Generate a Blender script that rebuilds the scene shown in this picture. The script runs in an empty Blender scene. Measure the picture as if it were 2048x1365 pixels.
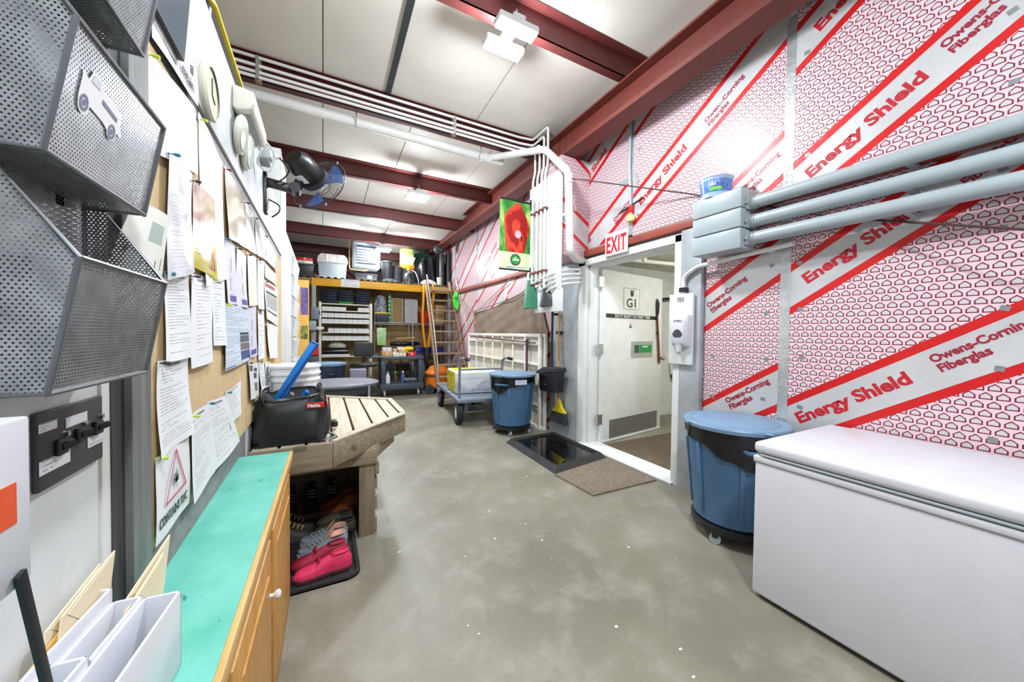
import bpy, bmesh, math, random
from mathutils import Vector, Matrix
import numpy as np
random.seed(7)
SC = bpy.context.scene
COL = SC.collection
pi = math.pi

# ------------------------------------------------------------------ camera
F_PX = 718.0
yaw, pitch, roll = math.radians(27.8), math.radians(1.2), math.radians(0.66)
cd = bpy.data.cameras.new('camera'); cam = bpy.data.objects.new('camera', cd); COL.objects.link(cam)
cd.sensor_width = 36.0; cd.lens = F_PX / 2048 * 36.0; cd.clip_start = 0.02; cd.clip_end = 100
fw = Vector((math.sin(yaw)*math.cos(pitch), math.cos(yaw)*math.cos(pitch), -math.sin(pitch)))
r0 = Vector((math.cos(yaw), -math.sin(yaw), 0)); u0 = r0.cross(fw)
R_ = math.cos(roll)*r0 + math.sin(roll)*u0; U_ = -math.sin(roll)*r0 + math.cos(roll)*u0
m = Matrix((R_, U_, -fw)).transposed().to_4x4(); m.translation = Vector((0, 0, 1.4))
cam.matrix_world = m
SC.camera = cam

# ------------------------------------------------------------------ world, exposure
W = bpy.data.worlds.new('world'); SC.world = W; W.use_nodes = True
W.node_tree.nodes['Background'].inputs[0].default_value = (0.85, 0.92, 1, 1)
W.node_tree.nodes['Background'].inputs[1].default_value = 0.3
vs = SC.view_settings
vs.view_transform = 'Standard'; vs.look = 'None'; vs.gamma = 1.0; vs.use_curve_mapping = False
vs.exposure = 0.20
LAMP_W = 138.0          # watts of one high-bay lamp

# ------------------------------------------------------------------ helpers: colour, materials
def lin(c):
    r = []
    for v in c[:3]:
        v = v/255.0
        r.append(v/12.92 if v <= 0.04045 else ((v+0.055)/1.055)**2.4)
    return tuple(r) + (1.0,)
MATS = {}
class NB:
    """small node builder"""
    def __init__(s, name):
        s.m = bpy.data.materials.new(name); s.m.use_nodes = True
        s.t = s.m.node_tree; s.n = s.t.nodes; s.b = s.n['Principled BSDF']; s.out = s.n['Material Output']
    def node(s, typ, **kw):
        n = s.n.new(typ)
        for k, v in kw.items(): setattr(n, k, v)
        return n
    def link(s, a, b): s.t.links.new(a, b)
    def inp(s, sock, v):
        if hasattr(v, 'links') or hasattr(v, 'is_linked'): s.link(v, sock)
        else: sock.default_value = v
    def math(s, op, a, b=0.0, c=None):
        n = s.node('ShaderNodeMath', operation=op)
        s.inp(n.inputs[0], a); s.inp(n.inputs[1], b)
        if c is not None: s.inp(n.inputs[2], c)
        return n.outputs[0]
    def add(s, a, b): return s.math('ADD', a, b)
    def sub(s, a, b): return s.math('SUBTRACT', a, b)
    def mul(s, a, b): return s.math('MULTIPLY', a, b)
    def lt(s, a, b): return s.math('LESS_THAN', a, b)
    def gt(s, a, b): return s.math('GREATER_THAN', a, b)
    def mod(s, a, b): return s.math('FLOORED_MODULO', a, b)
    def absv(s, a): return s.math('ABSOLUTE', a)
    def mix(s, f, a, b):
        n = s.node('ShaderNodeMix', data_type='RGBA')
        s.inp(n.inputs[0], f); s.inp(n.inputs[6], a); s.inp(n.inputs[7], b)
        return n.outputs[2]
    def coord(s, kind='Object'):
        return s.node('ShaderNodeTexCoord').outputs[kind]
    def xyz(s, v):
        n = s.node('ShaderNodeSeparateXYZ'); s.link(v, n.inputs[0]); return n.outputs
    def noise(s, v, scale, detail=4, rough=0.55, stretch=None):
        if stretch:
            mp = s.node('ShaderNodeMapping'); mp.inputs['Scale'].default_value = stretch
            s.link(v, mp.inputs[0]); v = mp.outputs[0]
        n = s.node('ShaderNodeTexNoise'); n.inputs['Scale'].default_value = scale
        n.inputs['Detail'].default_value = detail; n.inputs['Roughness'].default_value = rough
        s.link(v, n.inputs['Vector']); return n.outputs['Fac']
    def ramp(s, f, stops):
        n = s.node('ShaderNodeValToRGB'); e = n.color_ramp.elements
        while len(e) < len(stops): e.new(0.5)
        for i, (p, c) in enumerate(stops): e[i].position = p; e[i].color = c if len(c) == 4 else lin(c)
        s.link(f, n.inputs[0]); return n.outputs[0]
    def bump(s, h, strength=0.3, dist=0.01):
        n = s.node('ShaderNodeBump'); n.inputs['Strength'].default_value = strength
        n.inputs['Distance'].default_value = dist
        s.link(h, n.inputs['Height']); s.link(n.outputs[0], s.b.inputs['Normal'])
    def col(s, v): s.inp(s.b.inputs['Base Color'], v)
    def pr(s, rough=0.5, metal=0.0, spec=0.5, coat=0.0):
        s.b.inputs['Roughness'].default_value = rough; s.b.inputs['Metallic'].default_value = metal
        s.b.inputs['Specular IOR Level'].default_value = spec
        s.b.inputs['Coat Weight'].default_value = coat

def M(name, rgb, rough=0.5, metal=0.0, var=0.10, scale=6.0, bump=0.0, bscale=60.0, spec=0.5, coat=0.0,
      stretch=None, emit=0.0, alpha=1.0, rgb2=None, trans=0.0):
    if name in MATS: return MATS[name]
    b = NB(name); v = b.coord()
    n = b.noise(v, scale, 4, 0.6, stretch)
    c = lin(rgb)
    c2 = lin(rgb2) if rgb2 else tuple(min(1, x*(1+var)) for x in c[:3]) + (1,)
    c1 = c if rgb2 else tuple(x*(1-var) for x in c[:3]) + (1,)
    b.col(b.ramp(n, [(0.32, c1), (0.68, c2)]))
    b.pr(rough, metal, spec, coat)
    if bump: b.bump(b.noise(v, bscale, 3, 0.6, stretch), bump, 0.004)
    if emit:
        b.b.inputs['Emission Color'].default_value = c; b.b.inputs['Emission Strength'].default_value = emit
    if alpha < 1: b.b.inputs['Alpha'].default_value = alpha
    if trans: b.b.inputs['Transmission Weight'].default_value = trans
    MATS[name] = b.m
    return b.m

# ------------------------------------------------------------------ helpers: mesh builder
class MB:
    def __init__(s): s.v = []; s.f = []; s.uv = None
    def _add(s, vs, fs):
        o = len(s.v); s.v += [tuple(p) for p in vs]; s.f += [tuple(o+i for i in f) for f in fs]; return s
    def box(s, x0, y0, z0, x1, y1, z1, mat=None):
        x0, x1 = min(x0, x1), max(x0, x1); y0, y1 = min(y0, y1), max(y0, y1); z0, z1 = min(z0, z1), max(z0, z1)
        vs = [Vector(p) for p in ((x0,y0,z0),(x1,y0,z0),(x1,y1,z0),(x0,y1,z0),(x0,y0,z1),(x1,y0,z1),(x1,y1,z1),(x0,y1,z1))]
        if mat is not None: vs = [mat @ p for p in vs]
        return s._add(vs, [(0,3,2,1),(4,5,6,7),(0,1,5,4),(1,2,6,5),(2,3,7,6),(3,0,4,7)])
    def cbox(s, c, size, rz=0, rx=0, ry=0):
        mt = Matrix.Translation(c) @ Matrix.Rotation(rz, 4, 'Z') @ Matrix.Rotation(ry, 4, 'Y') @ Matrix.Rotation(rx, 4, 'X')
        a, b, d = size[0]/2, size[1]/2, size[2]/2
        return s.box(-a, -b, -d, a, b, d, mt)
    def bar(s, p0, p1, w, h, up=(0, 0, 1)):
        """rectangular bar from p0 to p1, w sideways, h along up"""
        p0, p1 = Vector(p0), Vector(p1); d = (p1-p0).normalized(); up = Vector(up)
        if abs(d.dot(up)) > 0.98: up = Vector((1, 0, 0))
        sd = d.cross(up).normalized(); u = sd.cross(d)
        vs = []
        for p in (p0, p1):
            for a, b in ((-1,-1),(1,-1),(1,1),(-1,1)): vs.append(p + sd*a*w/2 + u*b*h/2)
        return s._add(vs, [(0,1,2,3),(7,6,5,4),(0,4,5,1),(1,5,6,2),(2,6,7,3),(3,7,4,0)])
    def tube(s, pts, r, n=10, caps=True, closed=False, flat=1.0):
        pts = [Vector(p) for p in pts]; rs = r if isinstance(r, (list, tuple)) else [r]*len(pts)
        k = len(pts); rings = []; prev = None
        for i, p in enumerate(pts):
            if closed: t = pts[(i+1) % k] - pts[i-1]
            else: t = pts[min(i+1, k-1)] - pts[max(i-1, 0)]
            t = t.normalized() if t.length > 1e-9 else Vector((0, 0, 1))
            if prev is None:
                a = Vector((0, 0, 1)) if abs(t.z) < 0.9 else Vector((1, 0, 0)); nx = t.cross(a).normalized()
            else:
                nx = prev - t*prev.dot(t)
                nx = nx.normalized() if nx.length > 1e-6 else t.orthogonal().normalized()
            prev = nx; ny = t.cross(nx)
            rings.append([p + (nx*math.cos(2*pi*j/n) + ny*math.sin(2*pi*j/n)*flat)*rs[i] for j in range(n)])
        vs = [q for rg in rings for q in rg]; fs = []
        for i in range(k if closed else k-1):
            a, b = i*n, ((i+1) % k)*n
            for j in range(n): fs.append((a+j, a+(j+1) % n, b+(j+1) % n, b+j))
        if caps and not closed: fs += [tuple(range(n))[::-1], tuple(range((k-1)*n, k*n))]
        return s._add(vs, fs)
    def cyl(s, p0, p1, r, n=16, r1=None, caps=True): return s.tube([p0, p1], [r, r if r1 is None else r1], n, caps)
    def lathe(s, prof, c=(0, 0, 0), n=28, axis='Z', mat=None, sx=1, sy=1, cap0=True, cap1=True):
        vs = []; c = Vector(c)
        for r, z in prof:
            for j in range(n):
                a = 2*pi*j/n; p = Vector((r*math.cos(a)*sx, r*math.sin(a)*sy, z))
                if axis == 'X': p = Vector((p.z, p.x, p.y))
                elif axis == 'Y': p = Vector((p.y, p.z, p.x))
                p = p + c
                vs.append(mat @ p if mat is not None else p)
        fs = []
        for i in range(len(prof)-1):
            for j in range(n): fs.append((i*n+j, i*n+(j+1) % n, (i+1)*n+(j+1) % n, (i+1)*n+j))
        if cap0: fs.append(tuple(range(n))[::-1])
        if cap1: fs.append(tuple(range((len(prof)-1)*n, len(prof)*n)))
        return s._add(vs, fs)
    def prism(s, poly, d0, d1, axis='Z', mat=None):
        """poly in 2D, extruded along axis: Z->(x,y), Y->(x,z), X->(y,z)"""
        def P(a, b, d):
            p = {'Z': (a, b, d), 'Y': (a, d, b), 'X': (d, a, b)}[axis]; p = Vector(p)
            return mat @ p if mat is not None else p
        n = len(poly)
        vs = [P(a, b, d0) for a, b in poly] + [P(a, b, d1) for a, b in poly]
        fs = [tuple(range(n))[::-1], tuple(range(n, 2*n))] + [(i, (i+1) % n, n+(i+1) % n, n+i) for i in range(n)]
        return s._add(vs, fs)
    def grid(s, fn, nu, nv):
        """fn(u,v) -> point; keeps uv"""
        if s.uv is None: s.uv = {}
        o = len(s.v)
        for j in range(nv+1):
            for i in range(nu+1):
                s.uv[len(s.v)] = (i/nu, j/nv); s.v.append(tuple(fn(i/nu, j/nv)))
        for j in range(nv):
            for i in range(nu):
                a = o + j*(nu+1) + i; s.f.append((a, a+1, a+nu+2, a+nu+1))
        return s
    def sphere(s, c, r, n=14, k=8, sx=1, sy=1, sz=1):
        prof = [(max(1e-4, math.sin(pi*i/k))*r, -math.cos(pi*i/k)*r*sz) for i in range(k+1)]
        return s.lathe(prof, c, n, sx=sx, sy=sy)
    def mesh(s, name, mat, bev=0.0, seg=2, angle=35, off=None, smooth=True):
        me = bpy.data.meshes.new(name)
        vs = [Vector(p)-off for p in s.v] if off is not None else s.v
        me.from_pydata([tuple(p) for p in vs], [], s.f)
        if s.uv:
            l = me.uv_layers.new(name='UVMap')
            for lp in me.loops: l.data[lp.index].uv = s.uv.get(lp.vertex_index, (0, 0))
        bm = bmesh.new(); bm.from_mesh(me)
        bmesh.ops.recalc_face_normals(bm, faces=bm.faces) if not s.uv else None
        if bev > 0:
            es = [e for e in bm.edges if len(e.link_faces) == 2 and e.calc_face_angle(0) > math.radians(30)]
            bmesh.ops.bevel(bm, geom=es, offset=bev, segments=seg, affect='EDGES', profile=0.5, clamp_overlap=True)
        bm.to_mesh(me); bm.free()
        if smooth:
            me.shade_smooth(); me.set_sharp_from_angle(angle=math.radians(angle))
        if mat: me.materials.append(mat)
        return me

def obj(name, data, parent=None, loc=None):
    o = bpy.data.objects.new(name, data); COL.objects.link(o)
    if parent is not None: o.parent = parent
    if loc is not None: o.location = loc
    return o
def thing(name, label, cat, loc=(0, 0, 0), rz=0.0, group=None):
    o = bpy.data.objects.new(name, None); COL.objects.link(o)
    o.empty_display_size = 0.1; o.location = loc; o.rotation_euler = (0, 0, rz)
    o['label'] = label; o['category'] = cat
    if group: o['group'] = group
    return o
def origin(o):
    v = Vector((0, 0, 0))
    while o is not None: v = v + Vector(o.location); o = o.parent
    return v
def part(name, mb, mat, parent, bev=0.0, world=False, label=None, seg=2, angle=35, kind=None, smooth=True):
    """a part in its parent's space; world=True: vertices are given in world space (unrotated parents)"""
    off = origin(parent) if world and parent is not None else None
    o = obj(name, mb.mesh(name, mat, bev, seg, angle, off, smooth), parent)
    if label: o['label'] = label
    if kind: o['kind'] = kind
    return o
def solo(name, label, cat, mb, mat, group=None, bev=0.0, base=None, seg=2, angle=35, smooth=True):
    """a thing that is one mesh; verts in world space, origin moved to base"""
    vs = np.array([list(p) for p in mb.v])
    b = Vector(base) if base else Vector(((vs[:,0].min()+vs[:,0].max())/2, (vs[:,1].min()+vs[:,1].max())/2, vs[:,2].min()))
    o = obj(name, mb.mesh(name, mat, bev, seg, angle, b, smooth), None, b)
    o['label'] = label; o['category'] = cat
    if group: o['group'] = group
    return o
def struct(name, mb, mat, parent=None, bev=0.0, smooth=True):
    o = obj(name, mb.mesh(name, mat, bev, 2, 35, None, smooth), parent)
    if parent is None: o['kind'] = 'structure'
    return o
def sempty(name):
    o = bpy.data.objects.new(name, None); COL.objects.link(o); o['kind'] = 'structure'; return o
def dup(root, loc, rz, label=None):
    r = root.copy(); COL.objects.link(r); r.location = loc; r.rotation_euler = (0, 0, rz)
    if label: r['label'] = label
    for ch in list(root.children):
        c = ch.copy(); COL.objects.link(c); c.parent = r
        for g in list(ch.children):
            d = g.copy(); COL.objects.link(d); d.parent = c
    return r
def text_mesh(body, size, mat, extr=0.0004, bold=0.0, align='LEFT', space=1.0, line=1.0, name='lettering'):
    cu = bpy.data.curves.new('tmp', 'FONT'); cu.body = body; cu.size = size; cu.extrude = extr; cu.offset = bold
    cu.align_x = align; cu.space_character = space; cu.space_line = line; cu.resolution_u = 3
    to = bpy.data.objects.new('tmp', cu); COL.objects.link(to)
    dg = bpy.context.evaluated_depsgraph_get()
    me = bpy.data.meshes.new_from_object(to.evaluated_get(dg)); me.name = name
    bpy.data.objects.remove(to); bpy.data.curves.remove(cu)
    me.materials.clear(); me.materials.append(mat)
    return me
def put_text(body, size, mat, mw, parent=None, name='lettering', sx=1.0, **kw):
    """lettering at world matrix mw (x right, y up, z out of the surface)"""
    me = text_mesh(body, size, mat, name=name, **kw)
    off = origin(parent) if parent is not None else Vector((0, 0, 0))
    me.transform(Matrix.Translation(-off) @ mw @ Matrix.Diagonal((sx, 1, 1, 1)))
    return obj(name, me, parent)
def frame(o, x, y):
    """matrix with origin o, x axis, y axis"""
    x = Vector(x).normalized(); y = Vector(y).normalized(); z = x.cross(y)
    mt = Matrix((x, y, z)).transposed().to_4x4(); mt.translation = Vector(o); return mt
def FX(y, z, x, tilt=0.0):
    """frame on a wall facing -X (right wall): reading direction is -Y"""
    c, s = math.cos(tilt), math.sin(tilt); return frame((x, y, z), (0, -c, s), (0, s, c))
def arc(c, r, a0, a1, n, ex, ey):
    c, ex, ey = Vector(c), Vector(ex), Vector(ey)
    return [c + ex*r*math.cos(a0+(a1-a0)*i/n) + ey*r*math.sin(a0+(a1-a0)*i/n) for i in range(n+1)]
def rpath(pts, r=0.06, n=5):
    """polyline with rounded corners"""
    pts = [Vector(p) for p in pts]; out = [pts[0]]
    for i in range(1, len(pts)-1):
        a, b, c = pts[i-1], pts[i], pts[i+1]
        d0 = (a-b); d1 = (c-b); rr = min(r, d0.length*0.45, d1.length*0.45)
        p0 = b + d0.normalized()*rr; p1 = b + d1.normalized()*rr
        for k in range(n+1):
            t = k/n; out.append(p0*(1-t)**2 + b*2*t*(1-t) + p1*t*t)
    return out + [pts[-1]]
def spline(pts, n=8):
    pts = [Vector(p) for p in pts]; out = []
    for i in range(len(pts)-1):
        p0 = pts[max(i-1, 0)]; p1 = pts[i]; p2 = pts[i+1]; p3 = pts[min(i+2, len(pts)-1)]
        for k in range(n):
            t = k/n
            out.append(0.5*((2*p1)+(p2-p0)*t+(2*p0-5*p1+4*p2-p3)*t*t+(3*p1-p0-3*p2+p3)*t**3))
    return out + [pts[-1]]
# ------------------------------------------------------------------ materials
def foil_mat(ax=1):
    b = NB('foil_insulation_print'); g = b.node('ShaderNodeNewGeometry'); P = b.xyz(g.outputs['Position'])
    Y, Z = P[ax], P[2]
    at = b.node('ShaderNodeAttribute', attribute_type='OBJECT', attribute_name='band'); off = at.outputs['Fac']
    t = b.mod(b.sub(off, b.add(Z, b.mul(Y, 0.66))), 0.96)
    inband = b.lt(t, 0.36)
    red = b.add(b.lt(t, 0.055), b.mul(b.gt(t, 0.305), inband))
    py, pz = 0.0533, 0.0437
    rz = b.math('DIVIDE', Z, pz); row = b.math('FLOOR', rz); c = b.math('FRACT', rz)
    a = b.sub(b.math('FRACT', b.add(b.math('DIVIDE', Y, py), b.mul(b.mod(row, 2.0), 0.5))), 0.5)
    aa = b.absv(a)
    def house(hw, z0, z1, pk):
        roof = b.add(z1, b.mul(b.sub(1.0, b.math('DIVIDE', aa, hw)), pk))
        return b.mul(b.mul(b.lt(aa, hw), b.gt(c, z0)), b.lt(c, roof))
    outer = house(0.41, 0.06, 0.52, 0.42); inner = house(0.30, 0.19, 0.50, 0.28)
    halo = house(0.46, 0.0, 0.62, 0.40)
    v = g.outputs['Position']
    n = b.noise(v, 2.2, 4, 0.6); n2 = b.noise(v, 34, 3, 0.6)
    foil = b.ramp(n, [(0.3, (186, 186, 188)), (0.7, (208, 208, 208))])
    colr = b.mix(halo, lin((228, 196, 202)), lin((234, 196, 203)))
    colr = b.mix(outer, colr, lin((112, 18, 42)))
    colr = b.mix(inner, colr, lin((202, 196, 198)))
    colr = b.mix(inband, colr, foil)
    colr = b.mix(red, colr, lin((206, 24, 26)))
    b.col(colr); b.pr(0.38, 0.0, 0.5, 0.14); b.b.inputs['Coat Roughness'].default_value = 0.24
    b.inp(b.b.inputs['Metallic'], b.mul(inband, 0.25))
    b.bump(b.add(b.mul(n, 1.0), b.mul(n2, 0.12)), 0.25, 0.03)
    return b.m
def concrete_mat():
    b = NB('concrete_floor'); v = b.coord()
    n = b.noise(v, 0.9, 6, 0.62); n2 = b.noise(v, 3.7, 5, 0.7); n3 = b.noise(v, 55, 3, 0.6)
    c = b.ramp(n, [(0.30, (110, 106, 92)), (0.52, (132, 127, 112)), (0.72, (151, 146, 132))])
    pale = b.node('ShaderNodeMapRange'); pale.inputs[1].default_value = 0.50; pale.inputs[2].default_value = 0.74; b.link(n2, pale.inputs[0])
    c = b.mix(b.mul(pale.outputs[0], 0.42), c, lin((182, 178, 168)))
    c = b.mix(b.mul(n3, 0.22), c, lin((112, 107, 96)))
    b.col(c); b.pr(0.42, 0, 0.45)
    b.inp(b.b.inputs['Roughness'], b.add(0.30, b.mul(n2, 0.28)))
    b.bump(b.add(n2, b.mul(n3, 0.3)), 0.12, 0.004)
    return b.m
def teal_mat():
    b = NB('teal_counter_paint'); v = b.coord()
    n = b.noise(v, 5, 5, 0.65); n2 = b.noise(v, 28, 4, 0.7, (1, .35, 1))
    c = b.ramp(n, [(0.3, (78, 172, 152)), (0.7, (118, 196, 180))])
    c = b.mix(b.gt(n2, 0.68), c, lin((62, 130, 122)))
    b.col(c); b.pr(0.38, 0, 0.5); b.bump(n2, 0.08, 0.003); return b.m
def wood_mat(name, c0, c1, axis='Y', sc=1.0, rough=0.55, knots=True):
    b = NB(name); v = b.coord()
    st = {'X': (0.8, 9, 9), 'Y': (9, 0.8, 9), 'Z': (9, 9, 0.8)}[axis]
    n = b.noise(v, 4*sc, 5, 0.65, st); k = b.noise(v, 5*sc, 2, 0.5)
    c = b.ramp(n, [(0.3, c0), (0.7, c1)])
    if knots: c = b.mix(b.mul(b.gt(k, 0.70), 0.6), c, lin(tuple(x*0.55 for x in c0)))
    b.col(c); b.pr(rough, 0, 0.35); b.bump(n, 0.12, 0.003); return b.m
def mesh_metal_mat():
    b = NB('expanded_metal_mesh'); uv = b.coord('UV'); P = b.xyz(uv)
    u = b.mul(P[0], 1.0); w = b.mul(P[1], 1.0)
    r = b.math('FLOOR', w)
    du = b.absv(b.sub(b.math('FRACT', b.add(u, b.mul(b.mod(r, 2.0), 0.5))), 0.5))
    dv = b.absv(b.sub(b.math('FRACT', w), 0.5))
    hole = b.lt(b.add(b.mul(du, 1.15), b.mul(dv, 0.95)), 0.335)
    n = b.noise(b.coord(), 30, 3)
    b.col(b.ramp(n, [(0.3, (132, 136, 139)), (0.7, (166, 170, 172))])); b.pr(0.36, 0.6, 0.5)
    b.inp(b.b.inputs['Alpha'], b.sub(1.0, hole)); return b.m
def paper_mat(name, base, ink, lines=26, fill=0.62, margin=0.12, header=True, rough=0.6, gray=0.0, blocks=None, coat=0.0, wl=9.0, y0=0.08, y1=0.9):
    b = NB(name); uv = b.coord('UV'); P = b.xyz(uv); u, v = P[0], P[1]
    oi = b.node('ShaderNodeObjectInfo').outputs['Random']
    row = b.math('FLOOR', b.mul(v, lines))
    fr = b.math('FRACT', b.mul(v, lines))
    wn = b.node('ShaderNodeTexWhiteNoise', noise_dimensions='2D')
    cb = b.node('ShaderNodeCombineXYZ'); b.link(row, cb.inputs[0]); b.link(oi, cb.inputs[1]); b.link(cb.outputs[0], wn.inputs['Vector'])
    rl = wn.outputs['Value']
    endx = b.add(margin+0.1, b.mul(rl, 0.95-margin))
    nz = b.node('ShaderNodeTexWhiteNoise', noise_dimensions='2D')
    cb2 = b.node('ShaderNodeCombineXYZ'); b.link(b.math('FLOOR', b.mul(u, wl*6)), cb2.inputs[0]); b.link(b.add(row, b.mul(oi, 77.0)), cb2.inputs[1]); b.link(cb2.outputs[0], nz.inputs['Vector'])
    t = b.mul(b.mul(b.gt(fr, 1-fill*0.62), b.lt(fr, 0.92)), b.mul(b.gt(u, margin), b.lt(u, b.math('MINIMUM', endx, 1-margin*0.7))))
    t = b.mul(t, b.mul(b.gt(v, y0), b.lt(v, y1))); t = b.mul(t, b.lt(nz.outputs['Value'], 0.8))
    t = b.mul(t, b.gt(rl, 0.16))
    c = b.mix(b.mul(t, 0.62), lin(base), lin(ink))
    if header:
        h = b.mul(b.mul(b.gt(v, 0.925), b.lt(v, 0.955)), b.mul(b.gt(u, 0.25), b.lt(u, 0.72)))
        c = b.mix(b.mul(h, 0.75), c, lin(ink))
    for (a0, b0, a1, b1, cc) in (blocks or []):
        k = b.mul(b.mul(b.gt(u, a0), b.lt(u, a1)), b.mul(b.gt(v, b0), b.lt(v, b1)))
        c = b.mix(k, c, lin(cc))
    b.col(c); b.pr(rough, 0, 0.4, coat); b.b.inputs['Coat Roughness'].default_value = 0.12
    b.bump(b.noise(b.coord(), 14, 3), 0.25 if coat else 0.08, 0.01); return b.m

m_foil = foil_mat(); m_foilx = foil_mat(0); m_conc = concrete_mat(); m_teal = teal_mat(); m_mesh = mesh_metal_mat()
m_white = M('white_paint', (226, 228, 228), 0.5, var=0.05)
m_whitegl = M('white_enamel', (214, 215, 222), 0.28, var=0.03, spec=0.5)
m_wallw = M('wall_white', (202, 206, 208), 0.5, var=0.05, scale=4)
m_ceil = M('ceiling_panel_white', (222, 216, 206), 0.6, var=0.05, scale=1.5)
m_seam = M('ceiling_seam_tape', (168, 162, 152), 0.6)
m_steel = M('red_oxide_steel', (90, 36, 34), 0.5, var=0.14, scale=3.0)
m_beam = M('red_oxide_beam', (104, 44, 34), 0.5, var=0.12, scale=3.0)
m_girt = M('red_oxide_girt', (140, 66, 50), 0.45, var=0.12, scale=4.0)
m_galv = M('galvanised_metal', (176, 181, 186), 0.40, 0.22, var=0.2, scale=2.6, bump=0.1, bscale=12)
m_tape = M('silver_foil_tape', (198, 202, 204), 0.22, 0.55, var=0.15, scale=9, bump=0.7, bscale=38)
m_patch = M('dull_foil_patch', (140, 144, 146), 0.4, 0.4)
m_letter = M('red_lettering', (182, 26, 40), 0.4)
m_ltcrim = M('crimson_lettering', (150, 24, 50), 0.4)
m_black = M('black_plastic', (26, 27, 30), 0.38, var=0.2)
m_rubber = M('black_rubber', (34, 34, 36), 0.6, var=0.25, bump=0.2, bscale=80)
m_dark = M('dark_grey_plastic', (54, 57, 62), 0.45, var=0.2)
m_cgray = M('grey_pvc', (158, 168, 172), 0.38, var=0.05)
m_pvc = M('white_pvc', (226, 226, 222), 0.33, var=0.05)
m_chrome = M('bright_metal', (200, 202, 205), 0.22, 0.9, var=0.05)
m_tan = M('tan_homasote_board', (206, 180, 136), 0.75, var=0.08, scale=25, bump=0.15, bscale=120)
m_oak = wood_mat('oak_cabinet', (176, 124, 58), (206, 156, 86), 'Z', 1.0, 0.4, False)
m_oaky = wood_mat('oak_edge', (196, 150, 88), (224, 186, 124), 'Y', 1.0, 0.45, False)
m_pall = wood_mat('weathered_plank', (124, 113, 94), (164, 152, 130), 'Y', 1.0, 0.7)
m_pallx = wood_mat('weathered_plank_cross', (120, 108, 88), (160, 147, 124), 'X', 1.0, 0.7)
m_pallz = wood_mat('weathered_plank_upright', (118, 106, 86), (154, 142, 118), 'Z', 1.0, 0.7)
m_slat = wood_mat('pale_slat', (178, 166, 144), (206, 195, 174), 'Y', 1.0, 0.65, False)
m_ply = wood_mat('plywood', (132, 106, 66), (172, 142, 96), 'Z', 0.7, 0.7)
m_yellow = M('yellow_painted_timber', (226, 168, 30), 0.5, var=0.12, scale=3, stretch=(1, 8, 8))
m_blue = M('slate_blue_plastic', (70, 108, 144), 0.42, var=0.10, scale=8)
m_lidblue = M('pale_blue_lid_plastic', (116, 146, 174), 0.42, var=0.07, scale=8)
m_bag = M('black_bin_liner', (18, 19, 26), 0.22, var=0.2, bump=0.5, bscale=22)
m_orange = M('orange_plastic', (232, 120, 24), 0.4)
m_yplas = M('yellow_plastic', (232, 206, 28), 0.4)
m_green = M('green_plastic', (36, 140, 66), 0.45)
m_lime = M('lime_green_cord', (60, 226, 50), 0.5)
m_red = M('red_plastic', (200, 28, 30), 0.4)
m_bluep = M('bright_blue_level', (12, 120, 206), 0.35)
m_gmat = M('grey_brown_carpet', (120, 108, 94), 0.95, var=0.22, scale=30, bump=0.8, bscale=150)
m_bmat = M('brown_carpet', (96, 82, 66), 0.95, var=0.22, scale=26, bump=0.8, bscale=150)
m_gsteel = M('grey_painted_steel', (120, 132, 146), 0.42, 0.2, var=0.12)
m_tarp = M('brown_mesh_tarp', (126, 106, 92), 0.75, var=0.14, scale=6, bump=0.3, bscale=40)
m_card = M('brown_cardboard', (186, 146, 96), 0.75, var=0.08)
m_clear = M('clear_plastic_sheet', (225, 228, 235), 0.15, alpha=0.42, spec=0.7)
m_cream = M('cream_plastic', (224, 220, 200), 0.4, var=0.05)
m_rack = M('white_rack_plastic', (228, 222, 212), 0.5, var=0.1, scale=3)
m_ladder = M('weathered_ladder_wood', (150, 124, 96), 0.6, var=0.2, scale=8)
m_alu = M('dull_aluminium', (176, 166, 152), 0.4, 0.4, var=0.1)
m_glowlamp = M('lamp_diffuser', (255, 255, 255), 0.5, emit=22.0)

# ------------------------------------------------------------------ floor, outer walls
struct('floor', MB().box(-3.2, -4, -0.06, 6.3, 12.7, 0), m_conc)
struct('wall_back', MB().box(-3.2, -4.12, 0, 3.1, -4, 4.9), m_white)
struct('wall_outer_left', MB().box(-3.3, -4, 0, -3.2, 12.7, 4.9), m_white)
we = MB().box(-3.2, 12.6, 0, 3.1, 12.72, 4.9)
wend = struct('wall_end', we, m_foilx); wend['band'] = 1.2

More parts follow.
